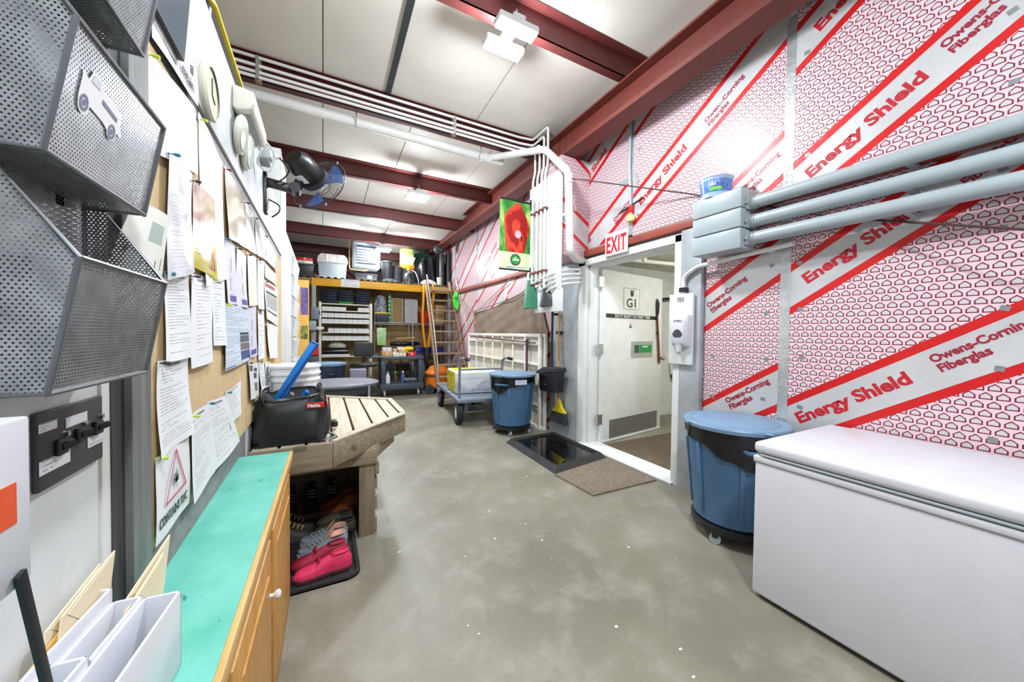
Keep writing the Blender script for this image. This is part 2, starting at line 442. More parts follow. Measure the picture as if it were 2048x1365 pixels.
# right wall: backing with door opening, insulation boards in front
wr = MB()
WY0, WY1 = 2.26, 3.63
wr.box(2.97, -4, 0, 3.07, WY0, 4.6); wr.box(2.97, WY1, 0, 3.07, 12.7, 4.6); wr.box(2.97, WY0, 2.29, 3.07, WY1, 4.6)
wallr = struct('wall_right', wr, m_galv)
BRD = [  # y0, y1, z0, z1, band offset
 (-3.0, -1.555, 0.02, 2.40, 1.50), (-1.545, -0.075, 0.02, 2.40, 0.90), (-0.065, 1.375, 0.02, 2.40, 1.843), (1.385, 1.995, 0.02, 2.40, 2.142),
 (-3.0, -1.555, 2.41, 4.25, 1.1), (-1.545, -0.075, 2.41, 4.25, 0.4), (-0.065, 1.375, 2.41, 4.25, 1.605), (1.385, 2.865, 2.41, 4.25, 1.906),
 (2.875, 4.33, 2.41, 4.25, 1.169), (4.34, 5.78, 2.41, 4.25, 0.70), (5.79, 7.23, 2.41, 4.15, 1.35), (7.24, 8.68, 2.41, 4.10, 0.55), (8.69, 10.13, 2.41, 4.05, 1.2), (10.14, 12.58, 2.41, 4.0, 0.3),
 (4.37, 5.78, 0.02, 2.40, 0.5), (5.79, 7.23, 0.02, 2.40, 1.4), (7.24, 8.68, 0.02, 2.40, 0.2), (8.69, 10.13, 0.02, 2.40, 0.9)]
boards = []
for (y0, y1, z0, z1, off) in BRD:
    o = struct('insulation_board', MB().box(2.95, y0, z0, 2.968, y1, z1), m_foil, wallr); o['band'] = off; boards.append(o)
for y in (1.38, -0.07, -1.55):
    struct('seam_tape', MB().box(2.9485, y-0.032, 0.02, 2.95, y+0.032, 2.40), m_tape, wallr)
for y in (1.38, -0.07, 2.87, 4.335, 5.785, 7.235, 8.685):
    struct('seam_tape', MB().box(2.9485, y-0.03, 2.45, 2.95, y+0.03, 3.9), m_tape, wallr)
struct('seam_tape', MB().box(2.9485, -3, 2.44, 2.95, 12.5, 2.475), m_tape, wallr)
struct('seam_tape', MB().box(2.9482, 2.78, 3.05, 2.9484, 3.05, 3.12), m_tape, wallr)
pm = MB().box(-0.001, -0.016, -0.013, 0.0, 0.016, 0.013).mesh('washer_patch', m_patch)
rnd = random.Random(3)
for (y0, y1, z0, z1) in ((-0.06, 1.375, 0.1, 2.3), (1.39, 1.99, 0.1, 2.3), (-0.06, 1.375, 2.55, 3.8), (1.39, 2.86, 2.55, 3.6)):
    z = z0 + 0.12
    while z < z1:
        for y in ((y0+0.5, y1-0.09) if y1-y0 > 0.9 else (y1-0.09, y0+0.10)):
            p = obj('washer_patch', pm, wallr, (2.9494, y + rnd.uniform(-.02, .02), z + rnd.uniform(-.03, .03))); p.rotation_euler = (rnd.uniform(-.4, .4), 0, 0)
        z += 0.34
# lettering on the boards
T1 = math.atan(0.66)
def shield(y, z, par, word='Energy Shield', size=0.100, bold=0.004):
    put_text(word, size, m_letter, FX(y, z, 2.9492, T1), par, bold=bold, sx=1.2)
def corning(y, z, par, size=0.058):
    put_text('Owens-Corning', size, m_ltcrim, FX(y, z, 2.9492, T1), par, bold=0.0022)
    c, s = math.cos(T1), math.sin(T1)
    put_text('Fiberglas', size, m_ltcrim, FX(y - 0.056*s, z - 0.056*c, 2.9492, T1), par, bold=0.0022)
B = boards
shield(1.27, 0.795, B[2]); corning(0.66, 1.265, B[2]); shield(-0.0+0.05, 1.60, B[2], 'Shield')
shield(1.25, 1.765, B[2]); corning(0.60, 2.24, B[2])
shield(1.25, 2.485, B[6]); corning(0.66, 2.955, B[6]); shield(1.22, 3.45, B[6]); 
corning(1.96, 1.64, B[3]); corning(1.78, 0.845, B[3])
shield(2.74, 2.76, B[7]); corning(2.02, 3.25, B[7]); corning(1.75, 2.52, B[7]);
corning(3.12, 2.69, B[8]); shield(3.72, 2.44, B[8], 'Shield', 0.085); shield(3.80, 3.20, B[8])
corning(5.3, 2.9, B[9]); shield(6.8, 2.75, B[10]); corning(5.2, 1.9, B[14])

# girt (red lintel) along the wall, part of the wall frame
struct('trim_1', MB().box(2.885, -3, 2.365, 2.95, 12.58, 2.44), m_girt, None, 0.004)
# metal clad columns beside the door
colm = struct('wall_column_left', MB().box(2.935, 3.66, 0, 2.97, 4.36, 2.36), m_galv)
for z in (0.6, 1.2, 1.75):
    struct('rivet', MB().cyl((2.935, 3.95, z), (2.931, 3.95, z), 0.008, 8), m_patch, colm)
struct('wall_column_right', MB().box(2.90, 2.0, 0, 2.97, 2.20, 2.36), m_galv, None, 0.003)

cbx = struct('wall_column_wrap', MB().box(2.53, 3.57, 2.36, 2.95, 4.05, 3.55), m_foilx); cbx['band'] = 0.9
# ------------------------------------------------------------------ ceiling with purlins and main beam
KS = 0.911
def zc(y): return 1.4 + KS*(2.945 - 0.054*(y/KS-2.86))
ceil = sempty('ceiling')
deck = MB().prism([(-4.1, zc(-4.1)+0.02), (12.7, zc(12.7)+0.02), (12.7, zc(12.7)+0.1), (-4.1, zc(-4.1)+0.1)], -3.3, 3.1, 'X')
struct('roof_deck', deck, m_seam, ceil)
PUR = [KS*(2.86 + 1.775*k) for k in range(-3, 7)]
xs_by = {0: [-3.2, -1.6, 0.0, 1.3, 3.0], 1: [-3.2, -1.5, 0.67, 1.9, 3.0], 2: [-3.2, -1.4, 0.0, 0.98, 2.1, 3.0], 3: [-3.2, -1.2, 0.68, 2.0, 3.0]}
edges = [-4.0] + PUR + [12.6]
for i in range(len(edges)-1):
    xs = xs_by[(i+1) % 4] if i != 4 else [-3.2, -1.3, 0.0, 1.66, 3.0]
    for a, c in zip(xs[:-1], xs[1:]):
        y0, y1 = edges[i]+0.01, edges[i+1]-0.01
        q = MB().prism([(y0, zc(y0)), (y1, zc(y1)), (y1, zc(y1)+0.03), (y0, zc(y0)+0.03)], a+0.006, c-0.006, 'X')
        struct('ceiling_panel', q, m_ceil, ceil)
y0, y1 = KS*3.0, KS*4.55
struct('seam_batten', MB().prism([(y0, zc(y0)-0.02), (y1, zc(y1)-0.02), (y1, zc(y1)), (y0, zc(y0))], KS*0.655, KS*0.715, 'X'), m_dark, ceil)
for yp in PUR:
    zt = zc(yp); zb = zt - 0.205
    q = MB().box(-3.2, yp-0.004, zb, 2.96, yp+0.004, zt).box(-3.2, yp-0.004, zb, 2.96, yp+0.085, zb+0.008).box(-3.2, yp-0.085, zt-0.008, 2.96, yp+0.004, zt)
    struct('purlin', q, m_steel, ceil)
bm_ = MB()
ZB = 3.555
bm_.box(2.55, -4, ZB, 2.76, 12.58, ZB+.022).box(2.55, -4, ZB+.285, 2.76, 12.58, ZB+.305).box(2.648, -4, ZB+.022, 2.662, 12.58, ZB+.285)
struct('main_beam', bm_, m_beam, ceil)
struct('beam_edge_angle', MB().box(2.545, -4, ZB-.002, 2.552, 12.58, ZB+.045), m_beam, ceil)
for k, yy in enumerate((10.6, 11.4)):
    struct('brace', MB().bar((-3.0, yy+0.8, 3.36+0.06*k), (1.9, yy, 3.22+0.08*k), 0.06, 0.12), m_steel, ceil)

# ------------------------------------------------------------------ high-bay lamps
def highbay(x, y, z, label, kw=1.0):
    t = thing('high_bay_lamp', label, 'ceiling lamp', (x, y, z), 0, 'high bay lamps under the purlins')
    part('housing', MB().box(-0.05, -0.17, 0.05, 0.05, 0.17, 0.085), m_white, t, 0.006)
    zt = zc(y) - 0.205 - z
    for s in (-1, 1):
        part('hanger', MB().cyl((0, s*0.11, 0.085), (0, s*0.11, zt+0.02), 0.005, 8), m_chrome, t)
        hd = part('lamp_head', MB().box(-0.17, s*0.115-0.06, 0.0, 0.17, s*0.115+0.06, 0.05), m_white, t, 0.012)
        part('diffuser', MB().box(-0.16, s*0.115-0.052, -0.012, 0.16, s*0.115+0.052, 0.004), m_glowlamp, hd, 0.005)
        l = bpy.data.lights.new('bulb', 'AREA'); l.shape = 'RECTANGLE'; l.size = 0.30; l.size_y = 0.09; l.energy = LAMP_W*0.165*kw; l.color = (0.88, 0.95, 1.0)
        lo = bpy.data.objects.new('bulb', l); COL.objects.link(lo); lo.parent = t; lo.location = (0, s*0.115, -0.02)
    l = bpy.data.lights.new('bulb', 'POINT'); l.energy = LAMP_W*0.68*kw; l.shadow_soft_size = 0.07; l.color = (0.86, 0.93, 1.0)
    lo = bpy.data.objects.new('bulb', l); COL.objects.link(lo); lo.parent = t; lo.location = (0, 0, -0.10)
highbay(1.32, 2.60, 3.74, 'bright twin-headed ceiling lamp nearest the camera, above the doorway')
highbay(1.34, 5.85, 3.56, 'bright ceiling lamp halfway down the room below the purlin')
highbay(1.28, 9.10, 3.36, 'bright ceiling lamp at the far end above the storage deck')
highbay(0.62, -0.62, 3.92, 'ceiling lamp behind the viewer over the chest freezer', 1.35)
# ------------------------------------------------------------------ doorway and the lit room behind it
d1 = sempty('door_1')
fr = MB()
fr.box(2.90, 3.56, 0, 2.97, 3.69, 2.33).box(2.97, 3.54, 0, 3.12, 3.63, 2.30)      # hinge jamb
fr.box(2.90, 2.20, 0, 2.97, 2.27, 2.33).box(2.97, 2.26, 0, 3.12, 2.31, 2.30)      # latch jamb
fr.box(2.90, 2.20, 2.26, 2.97, 3.69, 2.335).box(2.97, 2.26, 2.24, 3.12, 3.63, 2.30)
struct('door_frame', fr, m_white, d1, 0.004)
struct('threshold', MB().box(2.87, 2.24, 0, 3.14, 3.62, 0.022), m_white, d1, 0.006)
la = math.atan2(0.148, 0.989)
HX, HY = 3.07, 3.49
def L(s, z, off=0.0):        # point on the camera side face of the open leaf
    return Vector((HX + s*math.cos(la) + off*math.sin(la), HY + s*math.sin(la) - off*math.cos(la), z))
def leafbox(mb, s0, s1, z0, z1, t0, t1):
    ps = [L(s, z, t) for z in (z0, z1) for (s, t) in ((s0, t0), (s1, t0), (s1, t1), (s0, t1))]
    mb._add(ps, [(0,3,2,1),(4,5,6,7),(0,1,5,4),(1,2,6,5),(2,3,7,6),(3,0,4,7)]); return mb
leaf = struct('door_leaf', leafbox(MB(), 0.06, 1.42, 0.03, 2.23, -0.045, 0), m_white, d1, 0.003)
struct('kick_plate', leafbox(MB(), 0.24, 1.33, 0.04, 0.285, 0, 0.003), M('brushed_steel_plate', (150, 150, 148), 0.35, 0.7, stretch=(1, 1, 20)), leaf)
struct('door_sweep', leafbox(MB(), 0.06, 1.42, 0.008, 0.035, -0.045, 0.006), m_white, leaf)
for z in (0.25, 1.15, 2.0):
    struct('hinge', leafbox(MB(), 0.0, 0.09, z, z+0.13, -0.02, 0.006), m_chrome, leaf)
struct('handle', MB().cyl(L(1.36, 1.06, 0), L(1.36, 1.06, 0.05), 0.022, 12).tube([L(1.36, 1.06, 0.045), L(1.36, 1.06, 0.07), L(1.36, 1.06, 0.09)], [0.028, 0.034, 0.02], 12), m_chrome, leaf)
def LF(s, z, off): return frame(L(s, z, off), (math.cos(la), math.sin(la), 0), (0, 0, 1))
struct('sign_plate', leafbox(MB(), 0.485, 0.855, 1.735, 2.045, 0, 0.005), M('pale_sign', (236, 238, 238), 0.4), leaf)
bd = MB()
for a in ((0.495, 0.845, 2.028, 2.033), (0.495, 0.845, 1.747, 1.752), (0.495, 0.500, 1.747, 2.033), (0.840, 0.845, 1.747, 2.033)): leafbox(bd, a[0], a[1], a[2], a[3], 0.005, 0.0056)
struct('sign_border', bd, m_black, leaf)
put_text('G1', 0.17, m_black, LF(0.67, 1.775, 0.006), leaf, align='CENTER', sx=1.2, bold=0.002)
em = MB()                                                     # animal-head emblem of the sign
for poly in ([(-.03, .05), (-.05, .11), (-.02, .085), (.02, .085), (.05, .11), (.03, .05), (.045, .03), (.02, -.005), (0, -.015), (-.02, -.005), (-.045, .03)],):
    em._add([L(0.67+a, 1.93+z*0.85, 0.006) for a, z in poly], [tuple(range(len(poly)))])
struct('sign_emblem', em, m_dark, leaf)
struct('message_strip', leafbox(MB(), 0.14, 1.27, 1.622, 1.672, 0, 0.006), m_black, leaf)
put_text('DO IT RIGHT THE FIRST TIME', 0.050, M('pale_letter', (226, 228, 220), 0.5), LF(0.31, 1.630, 0.0065), leaf, sx=1.15, space=1.05, bold=0.0012)
leafm = MB()
for k in range(7):
    a = pi/2 + (k-3)*0.62; r = 0.075 - abs(k-3)*0.011
    c = Vector((0, 0)); pts = [(0.008*math.cos(a+pi/2), 0.008*math.sin(a+pi/2)), (r*0.5*math.cos(a+.16), r*0.5*math.sin(a+.16)), (r*math.cos(a), r*math.sin(a)), (r*0.5*math.cos(a-.16), r*0.5*math.sin(a-.16)), (0.008*math.cos(a-pi/2), 0.008*math.sin(a-pi/2))]
    leafm._add([L(0.655+p, 1.50+q, 0.0015) for p, q in pts], [(0, 1, 2, 3, 4)])
struct('leaf_sticker', leafm, M('sticker_mauve', (150, 100, 110), 0.5), leaf)
struct('notice_plate', leafbox(MB(), 0.675, 1.18, 1.085, 1.31, 0, 0.008), M('grey_notice', (165, 168, 160), 0.4), leaf)
struct('green_panel', leafbox(MB(), 0.86, 1.15, 1.15, 1.26, 0.008, 0.009), m_green, leaf)
struct('green_panel', leafbox(MB(), 0.745, 0.85, 1.15, 1.26, 0.008, 0.009), M('dark_green_panel', (24, 84, 60), 0.4), leaf)
struct('white_mark', leafbox(MB(), 0.93, 1.06, 1.225, 1.245, 0.009, 0.0095), m_white, leaf)
# small hand trowel hanging on the leaf
tr = thing('hand_shovel', 'small dark shovel with a brown handle hung on the open white door', 'shovel', L(1.30, 0.95, 0.03))
q = MB().tube([L(1.255, 1.93, 0.02), L(1.255, 1.86, 0.022), L(1.26, 1.72, 0.02), L(1.262, 1.66, 0.02)], [0.012, 0.042, 0.034, 0.01], 10, flat=0.3)
part('blade', q, m_dark, tr, world=True)
part('handle', MB().tube([L(1.262, 1.67, 0.02), L(1.30, 1.30, 0.025), L(1.335, 0.99, 0.025)], 0.014, 10), M('brown_handle', (120, 58, 40), 0.4), tr, world=True)
part('hook', MB().box(*(list(L(1.26, 1.42, 0.0)) + list(L(1.285, 1.44, 0.04)))), m_black, tr, world=True)
# room behind
RB = [('wall_entry_far', (6.2, 0.3, 0, 6.3, 4.4, 2.5)), ('wall_entry_back', (3.07, 4.3, 0, 6.3, 4.4, 2.5)), ('wall_entry_front', (3.07, 0.2, 0, 6.3, 0.3, 2.5))]
for n, bx in RB: struct(n, MB().box(*bx), m_white)
struct('ceiling_entry', MB().box(3.07, 0.2, 2.5, 6.3, 4.4, 2.58), M('entry_ceiling_cream', (214, 212, 188), 0.6))
lp = thing('entry_fill_light', 'added fill light, out of view, inside the room beyond the open door', 'ceiling lamp', (4.6, 2.0, 2.42))  # added lamp, out of view, to light the room beyond the door
part('dish', MB().lathe([(0.02, 0.08), (0.16, 0.08), (0.16, 0.04), (0.12, 0.0)], n=20), m_glowlamp, lp)
l = bpy.data.lights.new('bulb', 'POINT'); l.energy = 46; l.shadow_soft_size = 0.12; l.color = (1, 0.97, 0.88)
lo = bpy.data.objects.new('bulb', l); COL.objects.link(lo); lo.parent = lp; lo.location = (0, 0, -0.14)
solo('door_mat', 'brown carpet mat lying inside the open doorway', 'mat', MB().box(3.16, 2.32, 0, 5.2, 3.44, 0.014), m_bmat, bev=0.004)
solo('door_mat', 'grey brown carpet mat on the concrete in front of the doorway', 'mat', MB().prism([(2.07, 2.385), (2.84, 2.37), (2.855, 3.055), (2.03, 2.915)], 0, 0.013, 'Z'), m_gmat, bev=0.004)
t = thing('overhead_pipe', 'thin white pipe with a hook under the ceiling of the room beyond the door', 'pipe', (3.6, 2.9, 2.28))
part('pipe', MB().tube([(3.09, 3.30, 2.33), (6.2, 3.05, 2.36)], 0.025, 10), m_pvc, t, world=True)
part('hook', MB().tube(arc((4.3, 3.2, 2.30), 0.04, -1, 3.6, 8, (1, 0, 0), (0, 0, 1)), 0.006, 6), m_black, t, world=True)
part('clip', MB().box(3.55, 3.22, 2.32, 3.6, 3.32, 2.5), m_pvc, t, world=True)
t = thing('hanging_apron', 'black gear hanging on the wall beyond the door edge', 'apron', (4.3, 4.28, 0.7))
part('cloth', MB().grid(lambda u, v: (4.55+0.5*u, 4.25-0.05*math.sin(u*9)*v-0.02, 1.92-0.85*v), 12, 6), m_black, t, world=True)
part('strap', MB().tube(spline([(4.6, 4.22, 1.15), (4.7, 4.2, 0.8), (4.85, 4.2, 0.75), (4.95, 4.22, 1.15)], 6), 0.012, 6), m_black, t, world=True)
t = thing('hose_loop', 'pale hose looping down beside the door edge in the room beyond', 'hose', (4.35, 3.8, 0.8))
part('hose', MB().tube(spline([(4.72, 3.72, 1.95), (4.66, 3.7, 1.4), (4.70, 3.72, 0.85), (4.82, 3.74, 0.7), (4.95, 3.76, 1.2), (4.98, 3.76, 1.98)], 8), 0.016, 8), M('pale_green_hose', (196, 204, 180), 0.4), t, world=True)
part('nozzle', MB().tube([(4.70, 3.68, 0.80), (4.80, 3.64, 0.62)], [0.03, 0.02], 8), m_dark, t, world=True)
part('bracket', MB().box(4.68, 3.70, 1.95, 5.02, 4.3, 1.98), m_dark, t, world=True)

# EXIT sign hanging from the girt
t = thing('exit_sign', 'white EXIT sign with red letters hung from the red girt over the door', 'sign', (2.875, 3.0, 2.29))
part('plate', MB().box(2.868, 2.83, 2.29, 2.880, 3.175, 2.545), m_white, t, 0.006, True)
o = put_text('EXIT', 0.245, M('exit_red', (206, 24, 52), 0.4), FX(3.003, 2.325, 2.8672), t, align='CENTER', sx=0.56, bold=0.008, space=1.12)

# three grey conduits with junction boxes
zs = [2.38, 2.245, 2.12]; nm = ['topmost', 'middle', 'lowest']
for k in range(3):
    zb = [(2.345, 2.485), (2.20, 2.337), (2.045, 2.192)][k]
    t = thing('electrical_conduit', 'thick grey pipe and junction box on the foil wall, %s of three' % nm[k], 'conduit', (2.79, 1.5, zb[0]), 0, 'grey conduits with boxes')
    part('junction_box', MB().box(2.68, 1.55, zb[0], 2.86, 1.935, zb[1]), m_cgray, t, 0.006, True)
    part('wall_bracket', MB().box(2.86, 1.62, zb[0]+.02, 2.95, 1.86, zb[1]-.02), m_cgray, t, 0.003, True)
    part('adapter', MB().cyl((2.79, 1.56, zs[k]), (2.79, 1.50, zs[k]), 0.05, 20), m_cgray, t, 0, True)
    part('flange', MB().box(2.73, 1.535, zs[k]-.05, 2.85, 1.552, zs[k]+.05), m_cgray, t, 0.003, True)
    part('pipe', MB().cyl((2.79, 1.53, zs[k]), (2.79, -2.6, zs[k]-0.01), 0.045, 22), m_cgray, t, 0, True)
    part('screw', MB().cyl((2.72, 1.55, zs[k]-.01), (2.72, 1.525, zs[k]-.01), 0.008, 8), m_chrome, t, 0, True)
    for yy in (0.72, -0.9): part('pipe_strap', MB().box(2.79, yy, zs[k]-.05, 2.95, yy+.03, zs[k]-.03), m_cgray, t, 0, True)
# plastic tub on the boxes
t = thing('printed_tub', 'clear plastic tub with blue printed label standing on the grey junction boxes', 'tub', (2.77, 1.80, 2.485))
part('pail', MB().lathe([(0.10, 0), (0.108, 0.06), (0.118, 0.15)], n=28, cap1=False), M('tub_plastic', (170, 196, 226), 0.2, var=0.2), t)
part('rim', MB().lathe([(0.116, 0.148), (0.126, 0.15), (0.126, 0.162), (0.116, 0.165)], n=28), m_clear, t)
part('label', MB().lathe([(0.1065, 0.035), (0.1165, 0.125)], n=28, cap0=False, cap1=False), M('blue_label', (52, 84, 170), 0.3, rgb2=(120, 160, 220), scale=30), t)
lb = MB()
def tubp(a, z): r = 0.1035+0.1*z; return (r*math.cos(a), r*math.sin(a), z)
lb.grid(lambda u, v: tubp(pi+0.95-u*0.75, 0.045+0.022*v), 6, 1); lb.uv = None
part('green_flash', lb, M('label_green', (120, 214, 50), 0.4), t)
lb = MB().grid(lambda u, v: tubp(pi+0.55-u*0.45, 0.078+0.04*v), 6, 1); lb.uv = None
part('picture', lb, M('label_face', (120, 160, 220), 0.4, rgb2=(224, 216, 214), scale=50), t)
# dark cord stretched from the corner pipe to the right
solo('rope', 'thin brown cord stretched tight across the foil wall from the white drain pipe', 'cord', MB().tube([(2.45, 3.28, 3.14), (2.92, 2.12, 2.665), (2.92, 1.09, 2.17), (2.735, 0.36, 1.885), (2.73, -1.2, 1.22)], 0.0065, 6), M('brown_cord', (70, 48, 46), 0.8))
# hanging electric drop with yellow outlet
t = thing('power_drop', 'white conduit drop ending in a yellow outlet on the upper foil wall', 'outlet', (2.93, 2.87, 2.6))
part('conduit', MB().tube([(2.93, 2.875, 3.78), (2.93, 2.88, 3.2), (2.935, 2.855, 2.72)], 0.016, 8), m_cgray, t, 0, True)
part('bracket', MB().bar((2.94, 3.02, 2.765), (2.94, 2.70, 2.83), 0.01, 0.012), m_dark, t, 0, True)
part('connector', MB().box(2.915, 2.82, 2.70, 2.95, 2.875, 2.79), m_red, t, 0.004, True)
part('outlet', MB().lathe([(0.02, 0.0), (0.05, 0.01), (0.055, 0.05), (0.03, 0.08), (0.015, 0.10)], (2.92, 2.845, 2.61), 12, sx=0.6), M('pale_yellow_outlet', (226, 214, 130), 0.4), t, 0, True)
# soap dispenser
t = thing('soap_dispenser', 'white soap dispenser on a white backboard beside the door frame', 'dispenser', (2.87, 2.16, 1.14))
part('backboard', MB().box(2.86, 2.045, 1.14, 2.885, 2.285, 1.775), m_white, t, 0.003, True)
part('mount', MB().box(2.885, 2.08, 1.2, 2.92, 2.2, 1.7), m_white, t, 0, True)
body = MB()
pr = [(-.112, 0), (-.10, .045), (-.07, .075), (.07, .075), (.10, .045), (.112, 0)]
secs = [(1.30, .45), (1.315, .75), (1.35, .98), (1.50, 1.0), (1.565, .92), (1.585, .7)]
vs = [[(2.86-d*s*1.05, 2.142-y*(.85+.15*s)*.86, z) for y, d in pr] for z, s in secs]
flat = [p for r in vs for p in r]; fs = []
for i in range(len(secs)-1):
    for j in range(5): fs.append((i*6+j, i*6+j+1, (i+1)*6+j+1, (i+1)*6+j))
fs += [tuple(range(6)), tuple(range(30, 36))]
body._add(flat, fs)
part('housing', body, m_whitegl, t, 0.006, True, seg=3)
part('sight_window', MB().prism([(2.165, 1.385), (2.105, 1.385), (2.085, 1.41), (2.11, 1.445), (2.135, 1.455), (2.16, 1.445), (2.185, 1.41)], 2.777, 2.79, 'X'), m_dark, t, 0, True)
part('nozzle', MB().cyl((2.815, 2.142, 1.31), (2.815, 2.142, 1.255), 0.03, 14, 0.022), m_whitegl, t, 0, True)
put_text('PURELL', 0.026, M('navy_lettering', (36, 44, 130), 0.4), FX(2.175, 1.52, 2.7805), t)
part('sticker', MB().box(2.8594, 2.13, 1.70, 2.86, 2.20, 1.745), M('grey_print', (80, 84, 90), 0.5, rgb2=(200, 202, 205), scale=80), t, 0, True)
t = thing('white_conduit', 'white pipe bending down to the soap dispenser board', 'pipe', (2.90, 2.14, 1.77))
part('pipe', MB().tube(rpath([(2.875, 2.15, 1.775), (2.875, 2.15, 1.93), (2.875, 2.02, 2.0), (2.875, 1.3, 2.045)], 0.05), 0.018, 10), m_pvc, t, 0, True)
part('clamp', MB().box(2.85, 2.12, 1.79, 2.90, 2.18, 1.83).box(2.845, 2.10, 1.80, 2.87, 2.13, 1.82), m_black, t, 0, True)
part('standoff', MB().box(2.88, 1.45, 2.02, 2.95, 1.48, 2.05), m_pvc, t, 0, True)

# ------------------------------------------------------------------ white board with conduits on the left of the door
t = thing('wall_panel', 'tall white board beside the door carrying four thin white conduits', 'board', (2.52, 3.85, 1.68))
part('board', MB().box(2.50, 3.535, 1.94, 2.525, 4.265, 3.36), m_white, t, 0.002, True)
part('lower_board', MB().box(2.503, 3.50, 1.675, 2.525, 4.12, 1.945), m_white, t, 0.002, True)
for y in (3.62, 4.0): part('batten', MB().box(2.525, y-.03, 1.72, 2.56, y+.03, 3.34), m_ply, t, 0, True)
ys = [4.13, 4.02, 3.92, 3.83]
for k, y in enumerate(ys):
    tx = 2.465; yp = 4.135; hz = 2.07-.055*k; zt = [3.765, 3.81, 3.87, 3.945][k]
    t = thing('white_conduit', '%s thin white conduit on the white board, rising to the roof' % ['leftmost', 'second', 'third', 'rightmost'][k], 'conduit', (tx, y, 1.9), 0, 'thin white conduits')
    pts = [(tx, y, hz), (tx, y, 3.42), (tx, y-0.05, 3.50), (tx, y-0.05, zt+.02), (tx-0.02, yp-.03 if k else yp-.01, zt), (2.25, yp, zt), (-3.15, yp, zt+.01)]
    part('pipe', MB().tube(rpath(pts, 0.04, 4), 0.0145, 8), m_pvc, t, 0, True)
    part('bend', MB().tube(rpath([(tx, y, hz+.02), (tx, y, hz-.01), (tx, 3.72-.02*k, hz+.06), (2.56, 3.52, hz+.10), (2.80, 3.62, hz+.14), (2.89, 3.62, hz+.15)], 0.05, 4), 0.0145, 8), m_pvc, t, 0, True)
    for z in (2.055, 2.20, 2.98): part('clamp', MB().box(2.445, y-.026, z-.011, 2.50, y+.026, z+.011), M('rust_clamp', (120, 66, 58), 0.5), t, 0, True)
for k, x in enumerate((1.38, -0.54)):
    t = thing('hanger_strut', ['wooden block holding the white conduits near the lamp', 'wooden block holding the white conduits at the left wall'][k], 'bracket', (x, 4.2, 3.74))
    part('block', MB().box(x-.025, 4.15, 3.745, x+.025, 4.215, 3.975), m_ladder, t, 0.002, True)
    part('saddle', MB().box(x-.012, 4.115, 3.75, x+.012, 4.15, 3.96), m_chrome, t, 0, True)
# large white drain pipe
t = thing('drain_pipe', 'large white drain pipe crossing under the roof and dropping down beside the door', 'pipe', (2.45, 3.28, 2.3))
K9 = lambda p: (p[0]*KS, p[1]*KS, 1.4+(p[2]-1.4)*KS)
part('cross_run', MB().tube([K9((-3.4, 4.68, 3.93)), K9((2.36, 4.86, 3.945))], 0.053, 16), m_pvc, t, 0, True)
part('coupling', MB().cyl(K9((2.02, 4.85, 3.944)), K9((2.16, 4.855, 3.944)), 0.066, 16), m_pvc, t, 0, True)
part('drop', MB().tube(rpath([K9((2.1, 4.85, 3.944)), K9((2.25, 4.75, 3.96)), (2.43, 3.86, 3.71), (2.45, 3.80, 3.68), (2.45, 3.33, 3.23), (2.45, 3.28, 2.34), (2.56, 3.34, 2.27), (2.89, 3.60, 2.33)], 0.08, 5), 0.043, 14), m_pvc, t, 0, True)
for x in (0.32, 1.78): part('hanger', MB().tube([(x, 4.35, 3.66), (x, 4.28, 3.72), (x, 4.30, zc(4.3))], 0.007, 6), m_chrome, t, 0, True)
part('elbow', MB().cyl((2.45, 3.322, 3.20), (2.45, 3.318, 3.10), 0.050, 14), m_pvc, t, 0, True)
part('strap', MB().box(2.44, 3.31, 2.80, 2.53, 3.345, 2.83).box(2.52, 3.31, 2.80, 2.54, 3.60, 2.83), m_pvc, t, 0, True)

# ------------------------------------------------------------------ rose banner on wall brackets
BY = 4.20
t = thing('rose_banner', 'hanging banner with a red rose on a green ground beside the white board', 'banner', (2.25, BY, 2.2))
def banner_mat():
    b = NB('rose_print'); P = b.xyz(b.coord('UV')); u, v = P[0], P[1]
    n = b.noise(b.coord('UV'), 2.6, 4, 0.6)
    bg = b.ramp(b.noise(b.coord('UV'), 2.0, 3), [(0.35, (16, 92, 40)), (0.5, (60, 140, 50)), (0.66, (190, 214, 120))])
    du = b.sub(u, 0.53); dv = b.mul(b.sub(v, 0.58), 1.05)
    r = b.math('SQRT', b.add(b.mul(du, du), b.mul(dv, dv)))
    an = b.math('ARCTAN2', dv, du)
    rr = b.add(0.40, b.mul(b.math('SINE', b.add(b.mul(an, 5.0), 0.8)), 0.025))
    rose = b.lt(r, rr)
    an2 = b.math('ARCTAN2', b.sub(v, 0.50), b.sub(u, 0.60))
    pet = b.math('SINE', b.add(b.add(b.mul(r, 15.0), b.mul(an2, 1.0)), b.mul(n, 11.0)))
    rc = b.ramp(pet, [(0.02, (150, 18, 12)), (0.10, (196, 34, 22)), (0.5, (214, 52, 30)), (0.9, (226, 70, 44))])
    c = b.mix(rose, bg, rc)
    hl = b.lt(b.add(b.mul(b.sub(u, 0.58), b.sub(u, 0.58)), b.mul(b.mul(b.sub(v, 0.52), b.sub(v, 0.52)), 3.0)), 0.010)
    c = b.mix(hl, c, lin((244, 176, 196)))
    dk = b.lt(b.add(b.mul(b.mul(b.sub(u, 0.70), b.sub(u, 0.70)), 2.0), b.mul(b.sub(v, 0.46), b.sub(v, 0.46))), 0.0022)
    c = b.mix(dk, c, lin((50, 26, 24)))
    low = b.lt(v, 0.25)
    lc = b.ramp(n, [(0.35, (196, 214, 170)), (0.65, (238, 226, 190))])
    c = b.mix(low, c, lc)
    b.col(c); b.pr(0.4, 0, 0.4); return b.m
X0, X1 = 2.02, 2.478
ZB0, ZB1 = 2.245, 3.145
